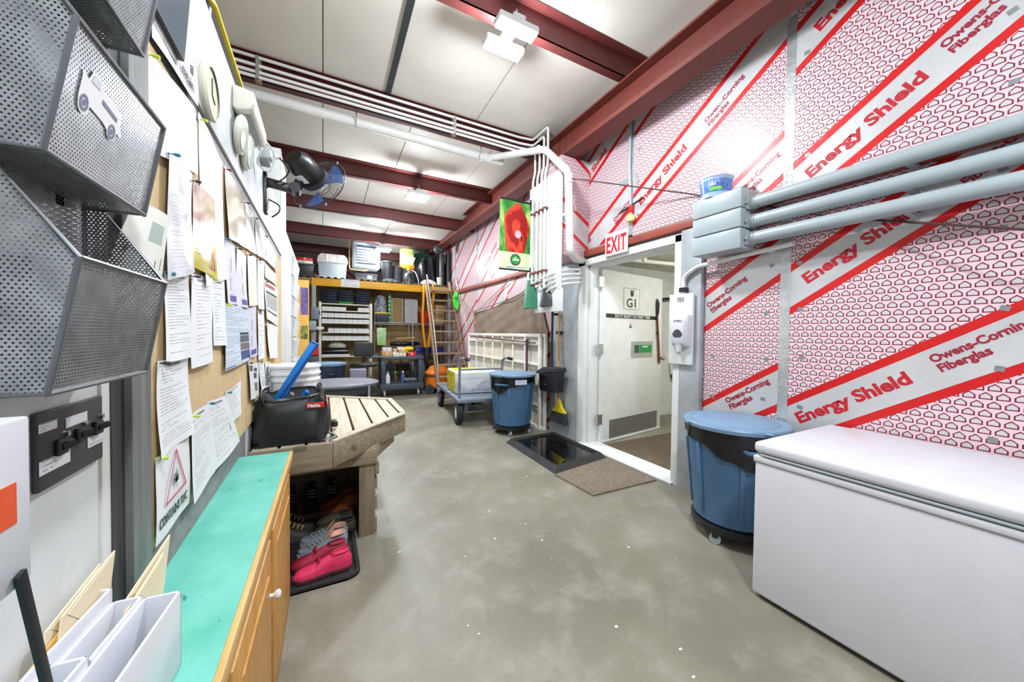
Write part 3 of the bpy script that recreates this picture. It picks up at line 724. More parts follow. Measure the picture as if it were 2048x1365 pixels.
part('fabric', MB().grid(lambda u, v: (X0+(X1-X0)*u, BY + 0.004*math.sin(u*7+v*3), ZB0+(ZB1-ZB0)*v), 10, 16), banner_mat(), t, 0, True)
part('backing', MB().box(X0, BY+0.006, ZB0, X1, BY+0.009, ZB1), m_green, t, 0, True)
for z in (ZB0-.005, ZB1+.005): part('pole', MB().cyl((X0-.01, BY, z), (2.50, BY, z), 0.012, 10), m_black, t, 0, True)
for z in (ZB0-.005, ZB1+.005): part('bracket', MB().box(2.47, BY-.018, z-.09, 2.502, BY+.018, z+.05), m_black, t, 0.004, True)
XM, ZM = (X0+X1)/2, ZB0+.13
RM = Matrix.Translation((XM, BY-0.006, ZM)) @ Matrix.Rotation(pi/2, 4, 'X')
part('round_emblem', MB().lathe([(0.003, 0), (0.062, 0), (0.062, 0.002), (0.003, 0.003)], (0, 0, 0), 24, mat=RM), M('emblem_green', (34, 150, 60), 0.4), t, 0, True)
part('emblem_band', MB().lathe([(0.063, 0.0), (0.076, 0.0), (0.076, 0.002), (0.063, 0.002)], (0, 0, 0), 24, cap0=False, cap1=False, mat=RM), m_dark, t, 0, True)
hp = MB(); hp._add([(XM+a, BY-.0095, ZM+b) for a, b in ((-.055, -.012), (.055, -.012), (.045, .02), (.02, .0), (0, .038), (-.03, .006))], [(0, 1, 2, 3, 4, 5)])
part('emblem_hills', hp, M('emblem_pale', (220, 236, 214), 0.4), t, 0, True)
part('caption', MB().box(XM-.13, BY-.006, ZB0+.025, XM+.13, BY-.0055, ZB0+.037), M('caption_blue', (140, 176, 214), 0.5), t, 0, True)

# ------------------------------------------------------------------ scoops, dustpan, broom
def scoop(name, label, y0, y1, z0, z1, mat, hmat):
    t = thing(name, label, 'scoop', (2.49, (y0+y1)/2, z0))
    cy = (y0+y1)/2; w = (y1-y0)/2; h = z1-z0
    def fn(u, v):
        a = (u-0.5)*2; ww = w*(0.55+0.45*math.sin(min(1, v*1.25)*pi/2)) if v < 0.8 else w*1.0
        return (2.495-0.09*(1-a*a)*(0.55+0.45*v), cy+a*ww, z1-h*v)
    g = MB().grid(fn, 10, 10); part('bowl', g, mat, t, 0, True)
    part('back', MB().grid(lambda u, v: (2.499, fn(u, v)[1], fn(u, v)[2]), 10, 10), mat, t, 0, True)
    part('handle', MB().tube(spline([(2.47, cy, z1-0.02), (2.455, cy, z1+0.04), (2.46, cy, z1+0.09), (2.50, cy, z1+0.11)], 6), 0.017, 10), hmat, t, 0, True)
scoop('feed_scoop', 'large green scoop hanging at the foot of the white board', 4.04, 4.37, 1.74, 2.12, M('scoop_green', (54, 122, 92), 0.4), m_white)
scoop('hand_dustpan', 'black dustpan with a white handle hanging beside the green scoop', 3.69, 3.935, 1.745, 1.97, m_dark, m_white)
t = thing('lobby_dustpan', 'black long-handled dustpan hung against the metal clad column', 'dustpan', (2.80, 4.09, 0.6))
part('pan', MB().prism([(3.90, 0.62), (4.27, 0.60), (4.31, 0.86), (4.13, 0.93), (3.87, 0.92)], 2.70, 2.84, 'X'), m_black, t, 0.012, True)
part('lip', MB().prism([(3.86, 0.90), (4.32, 0.84), (4.30, 0.88), (4.12, 0.95), (3.87, 0.95)], 2.66, 2.86, 'X'), m_rubber, t, 0.006, True)
part('handle', MB().tube([(2.80, 4.12, 0.92), (2.83, 4.17, 1.30), (2.84, 4.18, 1.74)], 0.017, 10), m_black, t, 0, True)
part('badge', MB().box(2.698, 4.12, 0.70, 2.70, 4.16, 0.715), m_red, t, 0, True)
part('wall_hook', MB().box(2.83, 4.15, 1.66, 2.94, 4.20, 1.69), m_black, t, 0, True)
t = thing('angle_broom', 'yellow angle broom with grey bristles and wooden handle behind the black dustpan', 'broom', (2.87, 4.03, 0.17))
part('head', MB().prism([(3.87, 0.33), (4.20, 0.32), (4.09, 0.42), (4.06, 0.50), (4.01, 0.50), (3.97, 0.41)], 2.85, 2.89, 'X'), m_yplas, t, 0.006, True)
br = MB(); rr = random.Random(5)
for k in range(110):
    y = 3.875+0.325*k/109
    br.bar((2.87+rr.uniform(-.015, .015), y, 0.34), (2.87+rr.uniform(-.02, .02), y+rr.uniform(-.02, .02)+(y-4.03)*0.12, 0.17+0.06*(4.2-y)*0.0+rr.uniform(0, .03)), 0.009, 0.012)
part('bristles', br, M('grey_bristle', (58, 60, 62), 0.7), t, 0, True)
part('handle', MB().tube([(2.87, 4.04, 0.48), (2.90, 4.10, 1.2), (2.91, 4.12, 1.72)], 0.014, 10), wood_mat('broom_wood', (196, 140, 60), (222, 170, 90), 'Z', 1, 0.4, False), t, 0, True)
part('holder', MB().box(2.90, 4.06, 1.40, 2.94, 4.18, 1.44), m_black, t, 0, True)

# ------------------------------------------------------------------ boot wash tray with dark water
t = thing('boot_wash_tray', 'black rubber boot wash tray of dark water in front of the metal column', 'tray', (2.5, 3.5, 0))
out = [(2.05, 2.93), (2.99-0.14, 3.07), (2.84, 4.10), (2.08, 4.08)]
def ring(mb, a, b, za, zb):
    n = len(a)
    mb._add([(x, y, za) for x, y in a] + [(x, y, zb) for x, y in b], [(i, (i+1) % n, n+(i+1) % n, n+i) for i in range(n)])
def inset(p, d):
    c = (sum(x for x, y in p)/4, sum(y for x, y in p)/4); return [(x+(d if x < c[0] else -d), y+(d if y < c[1] else -d)) for x, y in p]
q = MB(); ring(q, out, inset(out, .05), 0.0, 0.06); ring(q, inset(out, .05), inset(out, .065), .06, .06); ring(q, inset(out, .065), inset(out, .085), .06, .012)
q._add([(x, y, 0.012) for x, y in inset(out, .085)], [(0, 1, 2, 3)])
part('rim', q, m_rubber, t, 0, True)
part('water', MB().prism(inset(out, .076), 0.02, 0.034, 'Z'), M('dark_water', (8, 9, 11), 0.04, spec=0.6, var=0.0), t, 0, True)
# ------------------------------------------------------------------ chest freezer
t = thing('chest_freezer', 'long white chest freezer in the right foreground against the foil wall', 'freezer', (2.48, 0.25, 0))
FX0, FX1, FY0, FY1 = 2.055, 2.905, -0.62, 1.085
part('cabinet', MB().box(FX0, FY0, 0.02, FX1, FY1, 0.765), m_whitegl, t, 0.016, True, seg=3)
part('gasket', MB().box(FX0+.012, FY0+.012, 0.762, FX1-.012, FY1-.012, 0.782), M('gasket_grey', (150, 150, 156), 0.5), t, 0, True)
q = MB().box(FX0-.006, FY0-.004, 0.78, FX1, FY1+.004, 0.838)
part('lid', q, m_whitegl, t, 0.02, True, seg=4)
part('lid_trim', MB().box(FX0-.008, FY0+.02, 0.768, FX0+.01, FY1-.03, 0.777), m_cgray, t, 0.002, True)
part('top_flange', MB().box(FX0-.005, FY0-.003, 0.732, FX1, FY1+.004, 0.762), m_whitegl, t, 0.004, True)
part('flange_gap', MB().box(FX0-.0015, FY0, 0.726, FX1, FY1+.0015, 0.733), m_cgray, t, 0, True)
part('plinth', MB().box(FX0+.03, FY0+.03, 0, FX1-.03, FY1-.03, 0.03), m_dark, t, 0, True)
for y in (0.9, -0.4): part('hinge', MB().box(FX1-.02, y-.05, 0.72, FX1+.02, y+.05, 0.82), m_white, t, 0.004, True)

# ------------------------------------------------------------------ wheeled bins
def wheeled_can(label, x, y, rt, h, rz, group, sticker=False):
    t = thing('wheeled_bin', label, 'bin', (x, y, 0), rz, group)
    z0 = 0.115; rb = rt*0.80; n = 48
    prof = [(rb*0.9, z0), (rb, z0+.02), (rb*1.02, z0+.06), (rt*0.965, h-.10), (rt*0.985, h-.085), (rt*0.985, h-.03), (rt*1.0, h-.02)]
    q = MB().lathe(prof, n=n)
    part('body', q, m_blue, t, 0)
    rib = MB()
    for k in range(4):
        a0 = k*pi/2+0.25
        for s, e in ((0.0, 0.10), (0.62, 0.72)):
            vs = []
            for (r, z) in ((rb*1.02, z0+.07), (rt*0.962, h-.14)):
                for a in (a0+s, a0+e): vs.append(((r+.012)*math.cos(a), (r+.012)*math.sin(a), z))
                for a in (a0+e, a0+s): vs.append(((r-.01)*math.cos(a), (r-.01)*math.sin(a), z))
            rib._add(vs, [(0, 1, 2, 3), (7, 6, 5, 4), (0, 4, 5, 1), (1, 5, 6, 2), (2, 6, 7, 3), (3, 7, 4, 0)])
    part('ribs', rib, m_blue, t, 0.003)
    for s in (0, pi):
        c = Vector((rt*1.02*math.cos(s+0.6), rt*1.02*math.sin(s+0.6), h-.13)); tx = Vector((-math.sin(s+.6), math.cos(s+.6), 0)); ox = Vector((math.cos(s+.6), math.sin(s+.6), 0))
        part('handle', MB().tube([c-tx*.09-ox*.03, c-tx*.085+ox*.02, c+tx*.085+ox*.02, c+tx*.09-ox*.03], 0.013, 8), m_blue, t)
    # liner cuff hanging over the rim with an uneven hem
    def cuff(u, v):
        a = 2*pi*u
        hem = 0.125 + 0.035*math.sin(a*2+1.0) + 0.05*max(0, math.cos(a-3.6))**6*1.6 + 0.012*math.sin(a*9)
        z = h-.012 - hem*v; r = rt*1.0 + 0.012 - 0.012*v + 0.006*math.sin(a*14+v*3)*v
        return (r*math.cos(a), r*math.sin(a), z)
    part('liner', MB().grid(cuff, 72, 6), m_bag, t)
    part('lid', MB().lathe([(rt*1.05, h-.028), (rt*1.06, h-.006), (rt*1.04, h+.004), (rt*0.93, h+.012), (rt*0.86, h+.004), (rt*0.80, h+.016), (rt*0.3, h+.024), (0.01, h+.026)], n=n), m_lidblue, t)
    for k in range(4):
        a = k*pi/2+0.7
        part('lid_tab', MB().lathe([(0.02, 0), (0.03, 0.006), (0.02, 0.012)], (rt*1.045*math.cos(a), rt*1.045*math.sin(a), h-.012), 10), m_lidblue, t)
    part('dolly', MB().lathe([(rb*0.98, 0.07), (rb*1.06, 0.075), (rb*1.07, 0.115), (rb*1.0, 0.12)], n=n), m_black, t)
    for k in range(5):
        a = k*2*pi/5 + 0.35; cx_, cy_ = rb*0.98*math.cos(a), rb*0.98*math.sin(a)
        c = part('caster', MB().box(cx_-.022, cy_-.018, 0.045, cx_+.022, cy_+.018, 0.08), m_black, t, 0.003)
        part('wheel', MB().cyl((cx_-.012, cy_, 0.035), (cx_+.012, cy_, 0.035), 0.035, 16), m_cgray, c)
    if sticker:
        vs = MB().grid(lambda u, v: ((rt+.020)*math.cos(-1.95+0.5*u), (rt+.020)*math.sin(-1.95+.5*u), h-.125+.065*v), 6, 1)
        part('sticker', vs, paper_mat('bin_sticker', (196, 206, 226), (50, 60, 110), 6, header=False), t)
    return t
wheeled_can('slate blue round bin with pale lid and black liner beside the chest freezer', 2.585, 1.50, 0.312, 0.80, 0.4, 'slate blue bins on dollies')
wheeled_can('slate blue round bin with a printed sticker by the flatbed cart', 2.40, 4.52, 0.318, 0.835, 0.0, 'slate blue bins on dollies', True)

# ------------------------------------------------------------------ white louvred rack panels leaning on the wall
RX, RY0, RY1, RH = 2.80, 4.40, 7.30, 1.40
for k, xx in enumerate((2.80, 2.846)):
    t = thing('bench_panel', ['white gridded rack panel with louvred cells leaning against the tarp wall', 'plain white rack frame standing behind the gridded panel at the wall'][k], 'rack panel', (xx, 5.8, 0))
    y0, y1 = (RY0, RY1) if k == 0 else (RY0-.06, RY1-.3)
    wx = 0.045
    part('frame_bar', MB().box(xx-wx/2, y0, 0.0, xx+wx/2, y1, 0.05), m_rack, t, 0.004, True)
    part('frame_bar', MB().box(xx-wx/2, y0, RH-.05, xx+wx/2, y1, RH), m_rack, t, 0.004, True)
    for y in (y0, y1-.05): part('frame_bar', MB().box(xx-wx/2, y, 0.05, xx+wx/2, y+.05, RH-.05), m_rack, t, 0.004, True)
    if k == 0:
        ncol, nrow = 7, 4
        for i in range(1, ncol):
            y = y0+.05+(y1-y0-.1)*i/ncol
            part('rib', MB().box(xx-.02, y-.016, 0.05, xx+.015, y+.016, RH-.05), m_rack, t, 0.003, True)
        for j in range(1, nrow+1):
            z = 0.05+(RH-.1)*j/(nrow+0.35)
            part('rail', MB().box(xx-.014, y0+.05, z-.018, xx+.015, y1-.05, z+.018), m_rack, t, 0.003, True)
        part('back_sheet', MB().box(xx+.010, y0+.05, 0.05, xx+.014, y1-.05, RH-.05), M('rack_sheet', (206, 198, 184), 0.6, var=0.12), t, 0, True)
        cw = (y1-y0-.1)/ncol
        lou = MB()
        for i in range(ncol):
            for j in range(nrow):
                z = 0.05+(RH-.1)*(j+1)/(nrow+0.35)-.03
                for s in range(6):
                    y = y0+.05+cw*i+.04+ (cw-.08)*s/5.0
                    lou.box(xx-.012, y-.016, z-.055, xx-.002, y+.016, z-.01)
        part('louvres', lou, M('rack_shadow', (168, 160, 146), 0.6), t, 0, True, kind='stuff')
    else:
        part('rail', MB().box(xx-.02, y0+.05, 0.66, xx+.02, y1-.05, 0.70), m_rack, t, 0.003, True)
t = thing('dark_strap', 'dark rod hanging down the front of the white gridded rack', 'strap', (2.76, 4.75, 0.7))
part('rod', MB().tube([(2.76, 4.74, 1.30), (2.76, 4.74, 0.72)], 0.016, 8), M('maroon_rod', (84, 34, 52), 0.5), t, 0, True)
part('rail', MB().tube([(2.755, 6.9, 1.325), (2.755, 4.5, 1.265)], 0.012, 8), M('maroon_rod', (84, 34, 52), 0.5), t, 0, True)
part('knob', MB().sphere((2.76, 4.74, 1.29), 0.03), m_dark, t, 0, True)

# mesh tarp behind
tp = [(7.35, 1.85), (6.3, 1.92), (5.15, 2.06), (4.62, 1.92), (4.42, 1.44)]
def tarp(u, v):
    k = u*4; i = min(3, int(k)); f = k-i
    y = tp[i][0]*(1-f)+tp[i+1][0]*f; z = tp[i][1]*(1-f)+tp[i+1][1]*f
    yb = 7.25-2.8*u; zb = 1.18
    return (2.922 - 0.016*math.sin(u*17+v*4)*v - 0.008*math.sin(u*41-v*9) - 0.008*math.sin(u*23+v*19), y*(1-v)+yb*v, z*(1-v)+zb*v - 0.02*math.sin(u*pi*3)*(1-v))
solo('mesh_tarp', 'brown mesh tarp draped on the foil wall behind the white rack', 'tarp', MB().grid(tarp, 40, 12), m_tarp, base=(2.9, 5.9, 1.18))
solo('rope', 'slack pale rope slanting from the ladder top down to the tarp', 'cord', MB().tube(spline([(2.88, 8.5, 2.42), (2.86, 7.35, 1.86), (2.91, 6.4, 2.1), (2.90, 5.6, 2.36)], 8), 0.009, 6), M('pale_rope', (176, 150, 130), 0.8))
solo('rope', 'thin dark cord along the top edge of the brown tarp', 'cord', MB().tube(spline([(2.89, 7.36, 1.87), (2.885, 6.2, 1.945), (2.885, 5.1, 2.08), (2.89, 4.85, 2.34)], 8), 0.006, 6), m_dark)

# ------------------------------------------------------------------ flatbed cart with a wrapped bale
t = thing('flatbed_cart', 'grey steel flatbed garden cart with fat black tyres', 'cart', (2.15, 5.02, 0), -0.118)
DW, DL, DZ = 0.76, 2.0, 0.40
part('deck', MB().box(-DW/2, 0, DZ-.05, DW/2, DL, DZ), m_gsteel, t, 0.006)
for k in range(5):
    part('deck_joint', MB().box(-DW/2+.01, DL*(k+1)/6-.006, DZ, DW/2-.01, DL*(k+1)/6+.006, DZ+.004), m_dark, t)
part('under_frame', MB().box(-DW/2+.08, .2, DZ-.10, -DW/2+.12, DL-.2, DZ-.05).box(DW/2-.12, .2, DZ-.10, DW/2-.08, DL-.2, DZ-.05), m_gsteel, t)
part('axle', MB().cyl((-DW/2+.02, .18, .175), (DW/2-.02, .18, .175), .014, 10), m_chrome, t)
part('axle_mount', MB().box(-.24, .14, .175, -.20, .22, DZ-.05).box(.20, .14, .175, .24, .22, DZ-.05), m_gsteel, t)
part('lower_bar', MB().tube([(-DW/2+.06, .28, .26), (DW/2, .12, .26)], .016, 8), m_gsteel, t)
def tyre(x, y, r, w, par, fork=False):
    c = part('wheel', MB().lathe([(r*.55, -w/2), (r*.9, -w/2), (r, -w*.25), (r, w*.25), (r*.9, w/2), (r*.55, w/2)], (0, 0, 0), 28, 'X', Matrix.Translation((x, y, r)), cap0=False, cap1=False), m_rubber, par)
    part('rim', MB().lathe([(r*.57, -w*.42), (r*.50, -w*.2), (r*.2, -w*.36), (r*.2, w*.36), (r*.50, w*.2), (r*.57, w*.42)], (0, 0, 0), 20, 'X', Matrix.Translation((x, y, r))), m_white, c)
    tr_ = MB()
    for k in range(22):
        a = 2*pi*k/22; mt = Matrix.Translation((x, y, r)) @ Matrix.Rotation(a, 4, 'X')
        tr_.box(-w*.3, -.008, r-.004, w*.3, .008, r+.006, mt)
    part('tread', tr_, m_rubber, c)
    for k in range(5):
        a = 2*pi*k/5
        part('bolt', MB().cyl((x-w*.42, y+r*.3*math.cos(a), r+r*.3*math.sin(a)), (x-w*.25, y+r*.3*math.cos(a), r+r*.3*math.sin(a)), .008, 6), m_chrome, c)
    if fork: part('fork', MB().box(x-w*.8, y-.03, r, x-w*.6, y+.03, DZ-.05).box(x+w*.6, y-.03, r, x+w*.8, y+.03, DZ-.05).box(x-w*.8, y-.05, DZ-.09, x+w*.8, y+.05, DZ-.05), m_gsteel, par, 0.003)
tyre(-DW/2+.05, .18, .175, .095, t); tyre(DW/2-.05, .18, .175, .095, t)
tyre(-DW/2+.03, 1.62, .14, .085, t, True); tyre(DW/2-.10, 1.62, .14, .085, t, True)
for (x0, y0) in ((-DW/2+.05, .12), (DW/2-.02, .14)):
    part('handle', MB().tube(rpath([(x0, y0, DZ-.04), (x0, y0, .98), (x0+.03, y0-.10, 1.02), (x0+.10, y0-.12, 1.00)], .05), .019, 10), m_gsteel, t)
    part('grip', MB().tube([(x0+.05, y0-.105, 1.015), (x0+.13, y0-.125, .995)], .025, 10), m_black, t)
part('rail', MB().tube([(-DW/2+.05, .12, .84), (DW/2-.02, .14, .84)], .014, 8), m_gsteel, t)
part('tow_handle', MB().tube(rpath([(0, DL, DZ-.03), (-.1, DL+.25, .24), (-.24, DL+.30, .24), (-.30, DL+.20, .05)], .08), .016, 8), m_gsteel, t)
t = thing('wrapped_bale', 'white and yellow wrapped bale lying on the flatbed cart', 'bale', (2.34, 5.85, 0.405), -0.118)
part('wrapper', MB().box(-.40, -.36, 0, .34, .36, .36), M('white_wrap', (220, 222, 226), 0.35, var=0.08, bump=0.5, bscale=9), t, 0.03, seg=3)
part('yellow_end', MB().box(-.403, -.32, .02, -.399, .33, .34), M('yellow_print', (232, 214, 20), 0.4, rgb2=(120, 110, 30), scale=13), t)
part('yellow_top', MB().box(-.36, -.16, .3595, .12, .32, .363), M('yellow_print_plain', (236, 220, 30), 0.4), t)
part('grey_print', MB().prism([(-.2, .04), (.30, .04), (.32, .16), (.1, .22), (-.05, .14)], -.3635, -.359, 'Y'), M('grey_blue_print', (160, 172, 190), 0.4, rgb2=(206, 210, 218), scale=12), t)

# ------------------------------------------------------------------ rolling step ladder
LX0, LX1, LY0, LY1, LZ = 2.22, 2.86, 7.50, 8.78, 2.62
def lad(s, x): return Vector((x, LY0+(LY1-LY0)*s, LZ*s))
t = thing('step_ladder', 'tall wooden step ladder leaning against the yellow deck edge', 'ladder', (2.54, LY0, 0))
for x in (LX0, LX1):
    dx = -0.02 if x == LX0 else 0.06
    part('side_rail', MB().bar(lad(0, x+dx), lad(1.02, x-dx*.6), .035, .09), m_ladder, t, 0.003, True)
    part('hand_rail', MB().tube([lad(.08, x+dx)+Vector((0, -.05, .03)), lad(.25, x+dx)+Vector((dx*1.2, -.30, .08)), lad(.62, x)+Vector((dx*1.5, -.32, .10)), lad(1.0, x)+Vector((dx, -.22, .16))], .016, 8), m_alu, t, 0, True)
for k in range(10):
    s = 0.07+0.095*k; p0 = lad(s, LX0-.015); p1 = lad(s, LX1+.04*(1-s))
    part('tread', MB().box(p0.x, p0.y-.08, p0.z-.018, p1.x, p0.y+.06, p0.z+.018), m_ladder, t, 0.003, True)
part('foot_bar', MB().cyl((LX0-.04, LY0, .02), (LX1+.08, LY0, .02), .02, 8), m_alu, t, 0, True)
# lime cord bundle
q = MB()
for k in range(7):
    q.tube(spline([(2.84+.012*k, 8.40-.015*k, 2.40), (2.80+.01*k, 8.38, 2.22), (2.83+.012*k, 8.36, 2.03-.012*k), (2.90+.004*k, 8.38, 2.2), (2.86+.01*k, 8.40, 2.41)], 6), .012, 6)
t = thing('cord_bundle', 'bright lime green cord coiled on the ladder top', 'cord', (2.86, 8.4, 2.0))
part('coil', q, m_lime, t, 0, True)
part('tie', MB().tube(arc((2.86, 8.385, 2.25), .055, 0, 2*pi, 12, (1, 0, 0), (0, 1, 0)), .012, 6), m_green, t, 0, True)
# ------------------------------------------------------------------ far end: storage deck, plywood wall
pw = sempty('wall_plywood')
struct('sheathing', MB().box(-1.2, 9.76, 0, 2.95, 9.80, 2.55), m_ply, pw)
xs = -1.2; k = 0; rr = random.Random(11)
while xs < 2.9:
    w = rr.choice([0.24, 0.29, 0.34]); d = rr.uniform(0, .008)
    struct('plank', MB().box(xs+.003, 9.735-d, 0.0, min(xs+w-.003, 2.945), 9.76, 2.54), m_ply, pw); xs += w
DY = 8.90
t = thing('storage_deck', 'storage deck at the far end with a yellow front beam and wavy white edge', 'platform', (1.2, DY, 0))
part('front_beam', MB().box(-0.22, DY, 2.395, 2.22, DY+.09, 2.565), m_yellow, t, 0.006, True)
part('front_beam', MB().box(2.22, DY+.02, 2.40, 2.935, DY+.10, 2.565), m_oaky, t, 0.006, True)
part('ledger', MB().box(-0.6, DY+.02, 2.42, -0.23, DY+.10, 2.56), m_ply, t, 0.004, True)
cor = MB()
cor.grid(lambda u, v: (-0.6+3.53*u, DY-.04+3.6*v, 2.585+0.018*math.sin(u*2*pi*26)), 208, 1); cor.uv = None
part('corrugated_sheet', cor, m_white, t, 0, True)
part('deck_boards', MB().box(-0.6, DY+.12, 2.54, 2.93, 12.5, 2.562), m_ply, t, 0, True)
for x in (-0.17, 2.88): part('post', MB().box(x-.05, DY+.0, 0, x+.04, DY+.09, 2.395), M('grey_post', (150, 150, 142), 0.55), t, 0.004, True)
for x in (0.5, 1.2, 1.9, 2.6): part('joist', MB().box(x-.02, DY+.10, 2.42, x+.02, 9.73, 2.54), m_ply, t, 0, True)
t = thing('notice_sign', 'small white notice fixed to the middle of the yellow deck beam', 'sign', (0.5, DY-.01, 2.41))
part('sheet', MB().box(0.36, DY-.012, 2.40, 0.74, DY, 2.575), m_white, t, 0, True)
part('print', MB().grid(lambda u, v: (0.37+.36*u, DY-.0125, 2.41+.155*v), 1, 1), paper_mat('notice_print', (228, 230, 230), (70, 70, 74), 6, header=True), t, 0, True)

def tote(name, label, cat, x0, y0, z0, x1, y1, z1, mb_, ml, group=None, taper=0.03, lidh=0.03, rz=0.0):
    cx_, cy_ = (x0+x1)/2, (y0+y1)/2; a, b = (x1-x0)/2, (y1-y0)/2; h = z1-z0
    t = thing(name, label, cat, (cx_, cy_, z0), rz, group)
    q = MB(); q._add([(-a+taper, -b+taper, 0), (a-taper, -b+taper, 0), (a-taper, b-taper, 0), (-a+taper, b-taper, 0), (-a, -b, h-lidh), (a, -b, h-lidh), (a, b, h-lidh), (-a, b, h-lidh)],
                     [(0,3,2,1),(4,5,6,7),(0,1,5,4),(1,2,6,5),(2,3,7,6),(3,0,4,7)])
    part('body', q, mb_, t, 0.008)
    if ml: part('lid', MB().box(-a-.012, -b-.012, h-lidh, a+.012, b+.012, h), ml, t, 0.008)
    return t
def carton(label, x0, y0, z0, x1, y1, z1, mt, name='carton', cat='box', group=None, tape=True):
    t = thing(name, label, cat, ((x0+x1)/2, (y0+y1)/2, z0), 0, group)
    part('box', MB().box(x0, y0, z0, x1, y1, z1), mt, t, 0.003, True)
    if tape: part('tape', MB().box((x0+x1)/2-.02, y0-.001, z0+.02, (x0+x1)/2+.02, y0, z1-.005), M('parcel_tape', (206, 186, 150), 0.35), t, 0, True)
    part('flap_seam', MB().box(x0+.005, (y0+y1)/2-.002, z1, x1-.005, (y0+y1)/2+.002, z1+.0015), m_dark, t, 0, True)
    return t

# --- on the deck (z = 2.605)
ZD = 2.605
tote('pet_carrier', 'clear topped grey storage crate on the deck left of the heater', 'crate', -0.10, 9.25, ZD, 0.50, 9.70, 2.98, m_cgray, None, lidh=0.0)
t = thing('crate_lid', 'clear domed cover resting on the grey storage crate on the deck', 'lid', (0.2, 9.475, 2.98))
part('dome', MB().prism([(-.32, 0), (.32, 0), (.30, .12), (.24, .19), (-.24, .19), (-.30, .12)], -.24, .24, 'Y'), M('frosted_plastic', (214, 208, 204), 0.3), t, 0.01)
for x in (-.12, .12): part('rib', MB().box(x-.01, -.25, 0.01, x+.01, -.24, .18), m_white, t)
tote('black_tote', 'black tote at the left end of the storage deck', 'tote', -0.58, 9.2, ZD, -0.17, 9.7, 2.90, m_black, m_dark)
for k, (c, nmx) in enumerate(((m_cream, 'cream'), (m_red, 'red'))):
    carton('flat %s carton on the black tote at the deck end' % nmx, -0.56+.05*k, 9.25, 2.90+.07*k, -0.2, 9.6, 2.97+.07*k, c, group='flat cartons on the black tote')
# unit heater with louvres, hung from the roof
t = thing('unit_heater', 'grey unit heater with louvred front hung over the storage deck', 'heater', (0.93, 9.45, 2.9))
part('cabinet', MB().box(0.62, 9.3, 2.92, 1.24, 9.75, 3.56), m_cgray, t, 0.05, True, seg=4)
part('opening', MB().box(0.72, 9.285, 3.03, 1.14, 9.305, 3.46), M('heater_dark', (54, 62, 84), 0.5), t, 0, True)
for k in range(6):
    z = 3.06+.066*k
    part('louvre', MB().bar((0.71, 9.275, z), (1.15, 9.275, z), .05, .012, (0, .5, 1)), m_white, t, 0, True)
for x in (0.70, 1.16): part('hanger', MB().cyl((x, 9.5, 3.55), (x, 9.5, zc(9.5)+.02), .008, 6), m_chrome, t, 0, True)
part('gas_pipe', MB().tube(rpath([(0.56, 9.45, zc(9.45)), (0.56, 9.35, 2.88), (0.90, 9.3, 2.86), (1.0, 9.4, 2.93)], .05), .016, 8), M('copper_pipe', (196, 150, 100), 0.35, 0.3), t, 0, True)
# nursery pots, buckets, drum on the deck
def pot(label, x, y, z, r0_, r1_, h, mt, n=24, group=None, name='nursery_pot'):
    t = thing(name, label, 'pot', (x, y, z), 0, group)
    part('wall', MB().lathe([(r0_, 0), (r1_, h), (r1_-.008, h), (r0_-.008, .01)], n=n), mt, t)
    part('rim', MB().lathe([(r1_+.006, h-.03), (r1_+.01, h-.004), (r1_-.006, h+.004)], n=n, cap0=False, cap1=False), mt, t)
    return t
pot('black nursery pot stack on the deck just right of the heater', 1.40, 9.3, ZD, .12, .15, .52, m_black)
pot('dark grey nursery pot on the deck beside the taller pot stack', 1.64, 9.45, ZD, .11, .14, .45, m_dark)
solo('cable_bundle', 'flat black cable bundle on the deck edge in front of the pots', 'cable', MB().tube(spline([(1.28, 9.06, ZD+.03), (1.45, 9.02, ZD+.05), (1.62, 9.05, ZD+.04), (1.50, 9.12, ZD+.03), (1.33, 9.1, ZD+.04)], 6), .028, 8), m_black)
t = tote('carton', 'black carton below the heater on the deck', 'box', 0.66, 9.1, ZD, 1.16, 9.28, 2.80, m_dark, None)
part('label', MB().box(0.02, -.0915, .05, .12, -.085, .12), m_white, t)
t = thing('propane_bottle', 'black gas bottle with orange cap standing on the deck', 'bottle', (1.90, 9.15, ZD))
part('body', MB().lathe([(.10, 0), (.135, .03), (.14, .18), (.11, .25), (.05, .28)], n=22), m_black, t)
part('valve', MB().lathe([(.03, .28), (.035, .31), (.02, .33)], n=12), m_chrome, t)
part('cap', MB().lathe([(.045, .33), (.05, .38), (.03, .39)], n=12), m_orange, t)
part('hose', MB().tube(spline([(.0, 0, .36), (.14, -.05, .30), (.22, -.05, .1), (.22, -.05, .0)], 6), .012, 6), m_white, t)
t = thing('soil_bag', 'green and orange printed bag standing behind the gas bottle on the deck', 'bag', (1.92, 9.55, ZD))
part('stand', MB().box(-.12, -.1, 0, .14, .1, .42), m_dark, t, 0.01)
part('bag', MB().box(-.16, -.12, .42, .18, .12, .95), M('bag_green', (70, 176, 108), 0.35, rgb2=(240, 214, 120), scale=5), t, 0.05, seg=3)
part('band', MB().box(-.165, -.125, .42, .185, .125, .54), m_orange, t, 0.03)
part('print', MB().prism([(-.02, .62), (.14, .58), (.20, .72), (.05, .76)], -.13, -.118, 'Y'), m_cream, t)
t = thing('drum', 'dark green drum with its lid tipped up behind the black tarp on the deck', 'drum', (2.44, 9.95, ZD))
part('drum_body', MB().lathe([(.26, 0), (.28, .4), (.28, .80)], n=26), M('drum_green', (24, 72, 60), 0.35), t)
part('drum_lid', MB().lathe([(.33, .80), (.36, .86), (.30, .92), (.05, .95)], n=26), M('drum_green', (24, 72, 60), 0.35), t)
